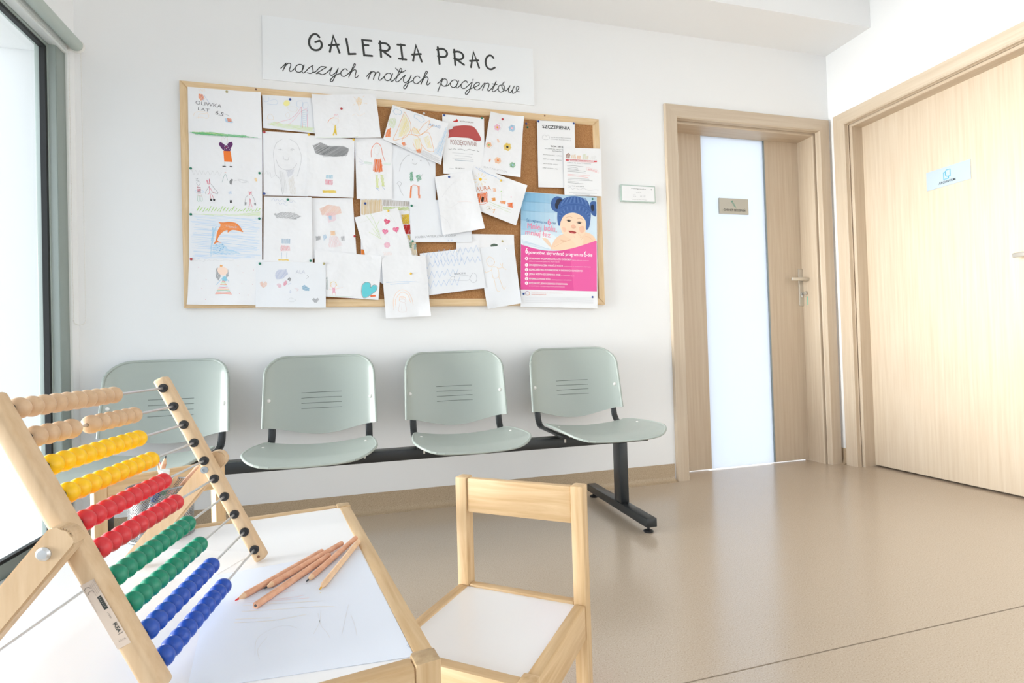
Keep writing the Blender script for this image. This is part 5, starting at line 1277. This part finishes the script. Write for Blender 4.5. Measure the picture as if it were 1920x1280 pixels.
# ================================================================== CHILDREN'S CHAIRS
def make_chair():
    root = empty('small_chair'); W2 = 0.1335; SH = 0.2895; HB = 0.503
    z_up = PINE
    for sx in (-1, 1):
        x0, x1 = sorted((sx*W2, sx*(W2-0.0245)))
        mb = MB(); mb.box((x0, 0.0, 0), (x1, 0.029, HB), 0.003); lg = mb.build('leg', PINE, root)
        x0, x1 = sorted((sx*W2, sx*(W2-0.026)))
        mb = MB(); mb.box((x0, -0.258, 0), (x1, -0.227, SH+0.003), 0.003); mb.build('leg', PINE, root)
        x0, x1 = sorted((sx*(W2-0.002), sx*(W2-0.0225)))
        mb = MB(); mb.box((x0, -0.227, SH-0.062), (x1, 0.0, SH), 0.003); mb.build('side_rail', PINEY, root)
    mb = MB(); mb.box((-W2+0.0245, 0.004, HB-0.070), (W2-0.0245, 0.020, HB-0.002), 0.003); mb.build('backrest', PINEX, root)
    mb = MB(); mb.box((-W2+0.0245, 0.002, SH-0.055), (W2-0.0245, 0.020, SH+0.002), 0.003); mb.build('rear_rail', PINEX, root)
    mb = MB(); mb.box((-W2+0.026, -0.256, SH-0.060), (W2-0.026, -0.234, SH), 0.003); mb.build('front_rail', PINEX, root)
    mb = MB(); mb.box((-W2+0.020, -0.236, SH-0.008), (W2-0.020, 0.002, SH-0.003)); mb.build('seat', WHITEL, root, smooth=0)
    return root
def copy_tree(o, parent=None):
    c = o.copy(); COL.objects.link(c); c.parent = parent
    for ch in list(o.children): copy_tree(ch, c)
    return c
ch1 = make_chair()
u1 = Vector((math.cos(-0.6927), math.sin(-0.6927), 0))
A1 = Vector((0.1847, 1.0632, 0))+u1*0.1131
ch1.location = A1; ch1.rotation_euler = (0, 0, -0.6927)
tag(ch1, "small pine chair with a white seat in front of the table's right side", 'chair', "children's chairs at the table")
ch2 = copy_tree(ch1)
ch2.location = (-0.452, 1.412, 0); ch2.rotation_euler = (0, 0, 0.62)
tag(ch2, "small pine chair behind the abacus and mesh cup, at the table's far side", 'chair', "children's chairs at the table")

# ================================================================== ABACUS
AB = dict(bx=-0.1942, by=0.4777, a=0.103, tau=0.4538, W=0.3937, s0=0.024, s=0.0301, g=0.1035, d=0.01714)
aba = empty('abacus', (AB['bx'], AB['by'], PT), -AB['a'])
tag(aba, 'wooden abacus with ten rows of coloured beads standing on the table', 'abacus')
T = Vector((-math.sin(AB['tau']), 0, math.cos(AB['tau']))); Mv = Vector((math.cos(AB['tau']), 0, math.sin(AB['tau']))); Wv = Vector((0, 1, 0))
ML, MR, TH_B, GN = 0.0081, 0.0069, 0.0215, 0.1000
def ab_bar(y0, y1):
    mb = MB(); B3 = Matrix((Mv, Wv, T)).transposed().to_4x4()
    mb.box((-ML-0.001, y0, 0.0045), (MR+0.0005, y1, 0.311), 0.0042, M=B3, seg=3)
    return mb.build('side_bar', BEECH, aba)
nb = ab_bar(GN-TH_B, GN); fb = ab_bar(AB['W'], AB['W']+TH_B)
ROWC = [('blue', (30, 78, 172)), ('blue', 0), ('green', (18, 134, 104)), ('green', 0), ('red', (206, 48, 56)), ('red', 0), ('yellow', (238, 188, 14)), ('yellow', 0), ('natural', (212, 178, 142)), ('natural', 0)]
bead_mats = {'blue': mat('bead_blue', (28, 74, 168), 0.32, spec=0.5), 'green': mat('bead_green', (16, 130, 100), 0.32, spec=0.5), 'red': mat('bead_red', (206, 46, 54), 0.32, spec=0.5), 'yellow': mat('bead_yellow', (240, 190, 12), 0.32, spec=0.5), 'natural': grain('bead_wood', (208, 178, 146), (190, 156, 122), (60, 60, 60), 0.4)}
bead_mesh = {}
hb = AB['d']*0.5-0.0002; rb = 0.0102
for k in range(10):
    q = T*(AB['s0']+AB['s']*k)
    mb = MB().cyl(q+Wv*(GN-0.004), q+Wv*(AB['W']+0.004), 0.0016, n=10); mb.build('rod', CHROME, aba)
    for yy, sg in ((AB['W'], -1),):
        mb = MB().lathe([(0.0018, 0.0030), (0.0056, 0.0030), (0.0064, 0.0018), (0.0064, -0.002)], q+Wv*yy, (0, sg, 0), 20, cap=False)
        mb.lathe([(0.0, 0.0034), (0.0032, 0.0034), (0.0032, 0.003)], q+Wv*yy, (0, sg, 0), 14, cap=False)
        mb.build('end_plug', RUBB, aba)
    mb = MB().lathe([(0.0, 0.0008), (0.0058, 0.0008), (0.006, -0.002)], q+Wv*GN, (0, 1, 0), 16, cap=False); mb.build('end_plug', RUBB, aba)
    cn = ROWC[k][0]
    for j in range(10):
        y = AB['g']+AB['d']*(j+0.5)
        if k == 8 and j >= 4: y += 0.0175
        if cn not in bead_mesh:
            prof = []
            for t in range(13):
                a = math.radians(-78+156*t/12); prof.append((rb*math.cos(a), hb*math.sin(a)/math.sin(math.radians(78))))
            prof = [(0.0017, -hb+0.002)]+prof+[(0.0017, hb-0.002)]
            mb = MB().use(bead_mats[cn]).lathe(prof, (0, 0, 0), (0, 1, 0), 26, cap=False)
            o = mb.build('bead', None, aba, smooth=60); bead_mesh[cn] = o.data
        else:
            o = bpy.data.objects.new('bead', bead_mesh[cn]); COL.objects.link(o); o.parent = aba
        o.location = q+Wv*y
        o.rotation_euler = (0, rnd.uniform(0, 6.28), 0)
# rear legs
ld = Vector((-0.638, 0, -0.770)); ln_ = Vector((-0.770, 0, 0.638)); PV = T*0.1625-Mv*0.006
def ab_leg(y0, y1):
    mb = MB(); prof = []
    hw = 0.0128; top = 0.026; L_ = 0.174
    for k in range(9):
        a = PI*k/8; prof.append((-top+0.006-0.006*math.sin(a)*1.0+0.0*a, -hw+2*hw*k/8))
    prof = [(-top+0.008*(1-math.sin(PI*k/10)), -hw+2*hw*k/10) for k in range(11)]+[(L_, hw), (L_, -hw)]
    mb.prism(prof, lambda u, v, t: PV+ld*u+ln_*v+Wv*t, y0, y1)
    bmesh.ops.bevel(mb.bm, geom=list(mb.bm.edges), offset=0.0018, segments=2, affect='EDGES')
    return mb.build('rear_leg', BEECH, aba, smooth=50)
l1 = ab_leg(GN-TH_B-0.0185, GN-TH_B-0.0015); l2 = ab_leg(AB['W']+TH_B+0.0015, AB['W']+TH_B+0.0185)
MB().lathe([(0, 0.0028), (0.004, 0.0026), (0.0058, 0.001), (0.006, -0.001)], PV+Wv*(GN-TH_B-0.0185)+ln_*0.002, (0, -1, 0), 20, cap=False).build('bolt_head', CHROME, l1)
MB().lathe([(0, 0.0002), (0.0020, 0.0002), (0.0024, 0.0008), (0.0052, 0.0005), (0.0054, -0.001)], PV+Wv*AB['W'], (0, -1, 0), 20, cap=False).build('bolt_head', mat('zinc', (150, 156, 160), 0.5, 0.4), fb)
cr = PV+ld*0.150
MB().cyl(cr+Wv*(GN-TH_B-0.016), cr+Wv*(AB['W']+TH_B+0.016), 0.0017, n=10).build('cross_rod', CHROME, aba)
p_ = T*0.012; MB().cyl(p_+Wv*(AB['W']-0.0004), p_+Wv*(AB['W']+0.002), 0.0022, n=12).build('screw_hole', mat('hole_brown', (120, 84, 60), 0.8), fb)
# sticker on the near bar
ROTI = Matrix.Rotation(AB['a'], 4, 'Z')
B0 = Vector((AB['bx'], AB['by'], PT)); wdir = Vector((math.sin(AB['a']), math.cos(AB['a']), 0))
def on_bar(q):
    p = ray_to(q, B0+wdir*(GN-TH_B), wdir); l = ROTI @ (p-B0); return (l.dot(Mv), l.dot(T))
sc = [on_bar(p) for p in ((149.3, 1098.5), (177, 1084), (247.5, 1202.8), (221, 1217.4))]
l_top = (sc[0][1]+sc[1][1])/2; l_bot = (sc[2][1]+sc[3][1])/2; m0, m1 = -0.0078, 0.0042
fs = lambda m_, l: Mv*m_+T*l+Wv*(GN-TH_B-0.0003)
fs2 = lambda m_, l: Mv*m_+T*l+Wv*(GN-TH_B-0.0005)
mb = MB().use(mat('sticker', (206, 190, 176), 0.4)); mb.poly2([(m0, l_bot), (m1, l_bot), (m1, l_top), (m0, l_top)], fs)
HL = l_top-l_bot
def sp(u, v): return (m0+(m1-m0)*u, l_top-HL*v)      # u across, v down the bar
mb.use(ink((120, 112, 106)))
for uo, vo in ((0.30, 0.09), (0.38, 0.155)):
    mb.ribbon([sp(uo+0.20*math.cos(a), vo+0.028*math.sin(a)) for a in [math.radians(t) for t in range(170, 380, 20)]], 0.0004, fs2, caps=False)
mb.use(ink((66, 70, 68))); mb.poly2([sp(0.58, 0.24), sp(0.86, 0.24), sp(0.86, 0.44), sp(0.58, 0.44)], fs2)
fs3 = lambda m_, l: Mv*m_+T*l+Wv*(GN-TH_B-0.0007)
mb.use(ink((150, 142, 134)))
for k in range(6): mb.ribbon([sp(0.66, 0.262+0.028*k), sp(0.78, 0.262+0.028*k)], 0.0005, fs3, caps=False)
mb.use(ink((66, 70, 68))); put_text(mb, 'IKEA', fs2, sp(0.60, 0.66), sp(0.60, 0.80), 0.0030, bold=0.03)
for (ua, va, ub, vb) in ((0.55, 0.66, 0.90, 0.66), (0.55, 0.82, 0.90, 0.82)): mb.ribbon([sp(ua, va), sp(ub, vb)], 0.0004, fs2, caps=False)
mb.use(ink((150, 140, 132)))
for k in range(4): put_text(mb, 'Design and Quality', fs2, sp(0.93-0.12*k, 0.02+0.01*k), sp(0.93-0.12*k, 0.19+0.01*k), 0.0007)
put_text(mb, '15943', fs2, sp(0.62, 0.49), sp(0.62, 0.58), 0.0014); put_text(mb, 'Made in China', fs2, sp(0.06, 0.10), sp(0.06, 0.42), 0.0007); put_text(mb, '1216', fs2, sp(0.35, 0.92), sp(0.85, 0.92), 0.0016)
mb.build('sticker', None, nb, smooth=0, flip=False)

# ================================================================== PAPER, PENCILS AND CUP ON THE TABLE
def on_table(q, z=PT): return ray_to(q, (0, 0, z), (0, 0, 1))
def flat_sheet(name, label, pts, z, mt, cat):
    c = sum((Vector((p[0], p[1], 0)) for p in pts), Vector())/len(pts); c.z = z
    mb = MB().prism([(p[0]-c.x, p[1]-c.y) for p in pts], lambda u, v, t: Vector((u, v, t)), 0.0, 0.0003)
    o = mb.build(name, mt, None, smooth=0); o.location = c; tag(o, label, cat); return o, c
tr_ = on_table((674, 1031)); br_ = on_table((777, 1231)); tl_ = on_table((398, 1080)); bl_ = on_table((350, 1296))
pap, pc_ = flat_sheet('drawing_paper', 'large bluish white sheet of paper with faint pencil lines under the pencils', [tl_, tr_, br_, bl_], PT+0.0004, mat('paper_table', (226, 232, 244), 0.6, spec=0.3), 'paper')
def Zt(x, y): return (360+x/3.5556, 920+y/3.5556)
mb = MB()
def tl2(x, y): v = on_table(Zt(x, y)); return (v.x-pc_.x, v.y-pc_.y)
ft = lambda x, y: Vector((x, y, 0.0005))
for rgb, lines in (((240,206,206), [(520,690,680,670), (350,740,600,722,750,700), (340,752,780,718)]), ((238,226,206), [(340,770,600,752,870,738), (330,808,560,795,820,775,950,776), (290,860,530,850), (280,884,540,868,760,828)]),
                   ((222,224,230), [(840,820,860,900,900,950,920,985), (1000,960,1030,820,1045,760), (1060,830,1085,900,1100,970), (420,1100,430,1000,500,940,620,900,700,920), (450,1130,440,1060,500,980), (810,960,850,880,860,800)]), ((160,176,206), [(1432,1035,1466,1024), (1440,1046,1470,1034)])):
    mb.use(ink(rgb))
    for l in lines: mb.ribbon(smoothline([tl2(x, y) for x, y in zip(l[::2], l[1::2])], 4), 0.0007, ft, caps=False)
mb.use(ink((236, 206, 110))); c0 = tl2(855, 684); mb.poly2([(c0[0]+0.001*math.cos(k), c0[1]+0.001*math.sin(k)) for k in range(6)], ft)
mb.build('pencil_marks', None, pap, smooth=0, flip=False)
p1, p2 = on_table((360, 1030.5)), on_table((478, 1035))
dd = (p1-p2).normalized(); nn = Vector((dd.y, -dd.x, 0)); nn = nn if nn.y < 0 else -nn
flat_sheet('blank_paper', 'blank white sheet of paper lying under the abacus', [p2+dd*0.21, p2, p2+nn*0.10, p2+nn*0.10+dd*0.21], PT+0.0001, PAPERF, 'paper')

PENW = grain('pencil_wood', (226, 176, 146), (206, 150, 118), (80, 80, 80), 0.5)
PENC = mat('pencil_cone', (222, 186, 150), 0.6)
def pencil(p0, p1, lead, r=0.0040, sharp=True, label=None, group=None, blunt_end=False, body=None):
    """p0 is the point end"""
    p0 = Vector(p0); p1 = Vector(p1); ax = (p1-p0); L_ = ax.length
    root = empty('pencil', p0); q = ax.to_track_quat('Z', 'Y'); root.rotation_mode = 'QUATERNION'; root.rotation_quaternion = q
    cl = 0.015 if sharp else 0.0
    mb = MB().use(body or PENW)
    prof = [(r*0.97, cl), (r, cl+0.001), (r, L_-0.0006), (r*0.9, L_), (0.0, L_)] if sharp else [(0, 0), (r*0.9, 0.0), (r, 0.0006), (r, L_-0.0006), (r*0.9, L_), (0, L_)]
    mb.lathe(prof, (0, 0, 0), (0, 0, 1), 12, cap=False); mb.build('barrel', None, root, smooth=30)
    lm_ = mat('lead_%d_%d_%d' % lead, lead, 0.5)
    if sharp:
        MB().lathe([(r*0.34, cl*0.36), (r*0.97, cl)], n=12, cap=False).build('cone', PENC, root)
        MB().lathe([(0.0, 0.0), (r*0.18, 0.0012), (r*0.35, cl*0.37)], n=12, cap=False).build('lead', lm_, root)
    else:
        MB().cyl((0, 0, -0.0003), (0, 0, 0.001), r*0.42, n=12).build('lead', lm_, root)
    tag(root, label, 'pencil', group); return root
PG1 = 'loose pencils on the table'
def tp(q, h): v = on_table(q, PT+h); return Vector((v.x, v.y, PT+h))
RZ = 0.0047
pencil(tp((440, 1126), RZ), tp((604, 1033), RZ), (214, 40, 44), label='natural wood pencil with a red point, furthest left on the paper', group=PG1)
pencil(tp((494, 1104), RZ+0.0005), tp((641, 1018), RZ+0.0005), (40, 42, 46), label='natural wood pencil with a black point, lying against the red one', group=PG1)
pencil(tp((479, 1135), RZ), tp((617, 1041), RZ), (60, 58, 56), r=0.0043, sharp=False, label='natural wood pencil with its blunt flat end towards the viewer', group=PG1)
def to_rail(q, h=0.0042):
    v = ray_to(q, (0, 0, TH+h), (0, 0, 1)); return Vector((v.x, v.y, TH+h))
pencil(tp((574, 1090), RZ-0.0004), to_rail((667, 1008)), (34, 44, 60), label='natural wood pencil with a dark blue point, its end resting on the table rim', group=PG1)
pencil(tp((599, 1105), RZ-0.0004), to_rail((672, 1015)), (212, 160, 40), label='pale wood pencil with an ochre point, furthest right on the paper', group=PG1, body=grain('pencil_pale', (232, 198, 160), (216, 176, 140), (80, 80, 80), 0.5))

# mesh cup
cb = on_table((304, 1003)); CR, CH = 0.050, 0.088
cup = empty('pencil_cup', (cb.x, cb.y, PT)); tag(cup, 'silver wire mesh cup full of pencils behind the abacus', 'cup')
bm = bmesh.new(); uvl = bm.loops.layers.uv.new('UVMap'); n = 48
ra = [bm.verts.new((CR*0.96*math.cos(2*PI*i/n), CR*0.96*math.sin(2*PI*i/n), 0.003)) for i in range(n)]
rb_ = [bm.verts.new((CR*math.cos(2*PI*i/n), CR*math.sin(2*PI*i/n), CH)) for i in range(n)]
for i in range(n):
    f = bm.faces.new((ra[i], ra[(i+1) % n], rb_[(i+1) % n], rb_[i]))
    for lp, (uu, vv) in zip(f.loops, ((i, 0), (i+1, 0), (i+1, 1), (i, 1))):
        lp[uvl].uv = (uu/n*72, vv*18)
me = bpy.data.meshes.new('mesh_wall'); bm.to_mesh(me); bm.free(); me.materials.append(wire_mesh('wire_mesh')); me.shade_smooth()
o = bpy.data.objects.new('mesh_wall', me); COL.objects.link(o); o.parent = cup
WIRE = mat('wire_silver', (150, 152, 154), 0.3, 0.9)
def ringm(r, z, t):
    mb = MB()
    for i in range(40):
        a, b = 2*PI*i/40, 2*PI*(i+1)/40
        mb.cyl((r*math.cos(a), r*math.sin(a), z), (r*math.cos(b), r*math.sin(b), z), t, n=8)
    return mb
ringm(CR, CH, 0.0016).build('rim', WIRE, cup); mb = ringm(CR*0.96, 0.002, 0.0018); mb.cyl((0, 0, 0.0005), (0, 0, 0.0015), CR*0.95, n=40); mb.build('base', WIRE, cup)
CG = 'pencils standing in the mesh cup'
def lean(ax_, ay_, tx, ty, h, **k):
    """from a spot on the cup floor to a tip position, top sharp end"""
    return pencil((cb.x+tx, cb.y+ty, PT+h), (cb.x+ax_, cb.y+ay_, PT+0.008), **k)
rv = Vector((_R.x, _R.y, 0)).normalized(); fv = Vector((_F.x, _F.y, 0)).normalized()
def rf(r_, f_): v = rv*r_+fv*f_; return v.x, v.y
for (a, t, h, lead, lab, bdy) in (
    ((-0.036, 0.017), (-0.002, 0.018), 0.136, (40, 40, 44), 'upright wood pencil with a black point standing in the mesh cup', None),
    ((-0.034, 0.0075), (0.088, 0.0065), 0.142, (176, 60, 66), 'long wood pencil leaning to the right out of the mesh cup', None),
    ((-0.034, -0.0015), (0.078, -0.003), 0.130, (120, 70, 50), 'second wood pencil leaning right beside the long one in the mesh cup', None),
    ((-0.030, -0.0105), (0.040, -0.0118), 0.112, (30, 50, 110), 'short pencil with a dark blue point leaning right in the mesh cup', grain('pencil_pale', (0, 0, 0), (0, 0, 0))),
    ((0.018, 0.036), (-0.030, 0.034), 0.120, (200, 120, 130), 'pinkish wood pencil leaning left in the mesh cup', mat('pencil_pink', (214, 156, 142), 0.5)),
    ((0.028, 0.0265), (-0.020, 0.0265), 0.124, (200, 120, 130), 'second pinkish wood pencil leaning left in the mesh cup', mat('pencil_pink', (0, 0, 0)))):
    ax_, ay_ = rf(*a); tx, ty = rf(*t)
    lean(ax_, ay_, tx, ty, h, lead=lead, label=lab, group=CG, body=bdy)
def stick(p0, p1, parts, name, label, cat):
    p0 = Vector(p0); root = empty(name, p0); q = (Vector(p1)-p0).to_track_quat('Z', 'Y'); root.rotation_mode = 'QUATERNION'; root.rotation_quaternion = q
    for pn, prof, mt_ in parts: MB().lathe(prof, n=18, cap=True).build(pn, mt_, root)
    tag(root, label, cat)
ax_, ay_ = rf(0.002, -0.0235); tx, ty = rf(0.022, -0.0235)
stick((cb.x+ax_, cb.y+ay_, PT+0.003), (cb.x+tx, cb.y+ty, PT+0.118), [('barrel', [(0.0075, 0), (0.0075, 0.075)], mat('stick_white', (228, 232, 230), 0.35)), ('label_band', [(0.0077, 0.076), (0.0077, 0.104)], mat('stick_green', (60, 160, 110), 0.4)), ('cap', [(0.0080, 0.105), (0.0078, 0.117)], mat('stick_white', (0, 0, 0)))], 'glue_stick', 'white tube with a green band standing in the mesh cup', 'glue stick')
ax_, ay_ = rf(-0.012, -0.0375); tx, ty = rf(0.022, -0.0375)
stick((cb.x+ax_, cb.y+ay_, PT+0.003), (cb.x+tx, cb.y+ty, PT+0.098), [('barrel', [(0.0050, 0), (0.0050, 0.070)], mat('pen_body', (226, 228, 230), 0.35)), ('cap', [(0.0056, 0.071), (0.0056, 0.100), (0.003, 0.105)], mat('pen_blue', (32, 74, 170), 0.4))], 'felt_pen', 'felt pen with a bright blue cap leaning right in the mesh cup', 'pen')
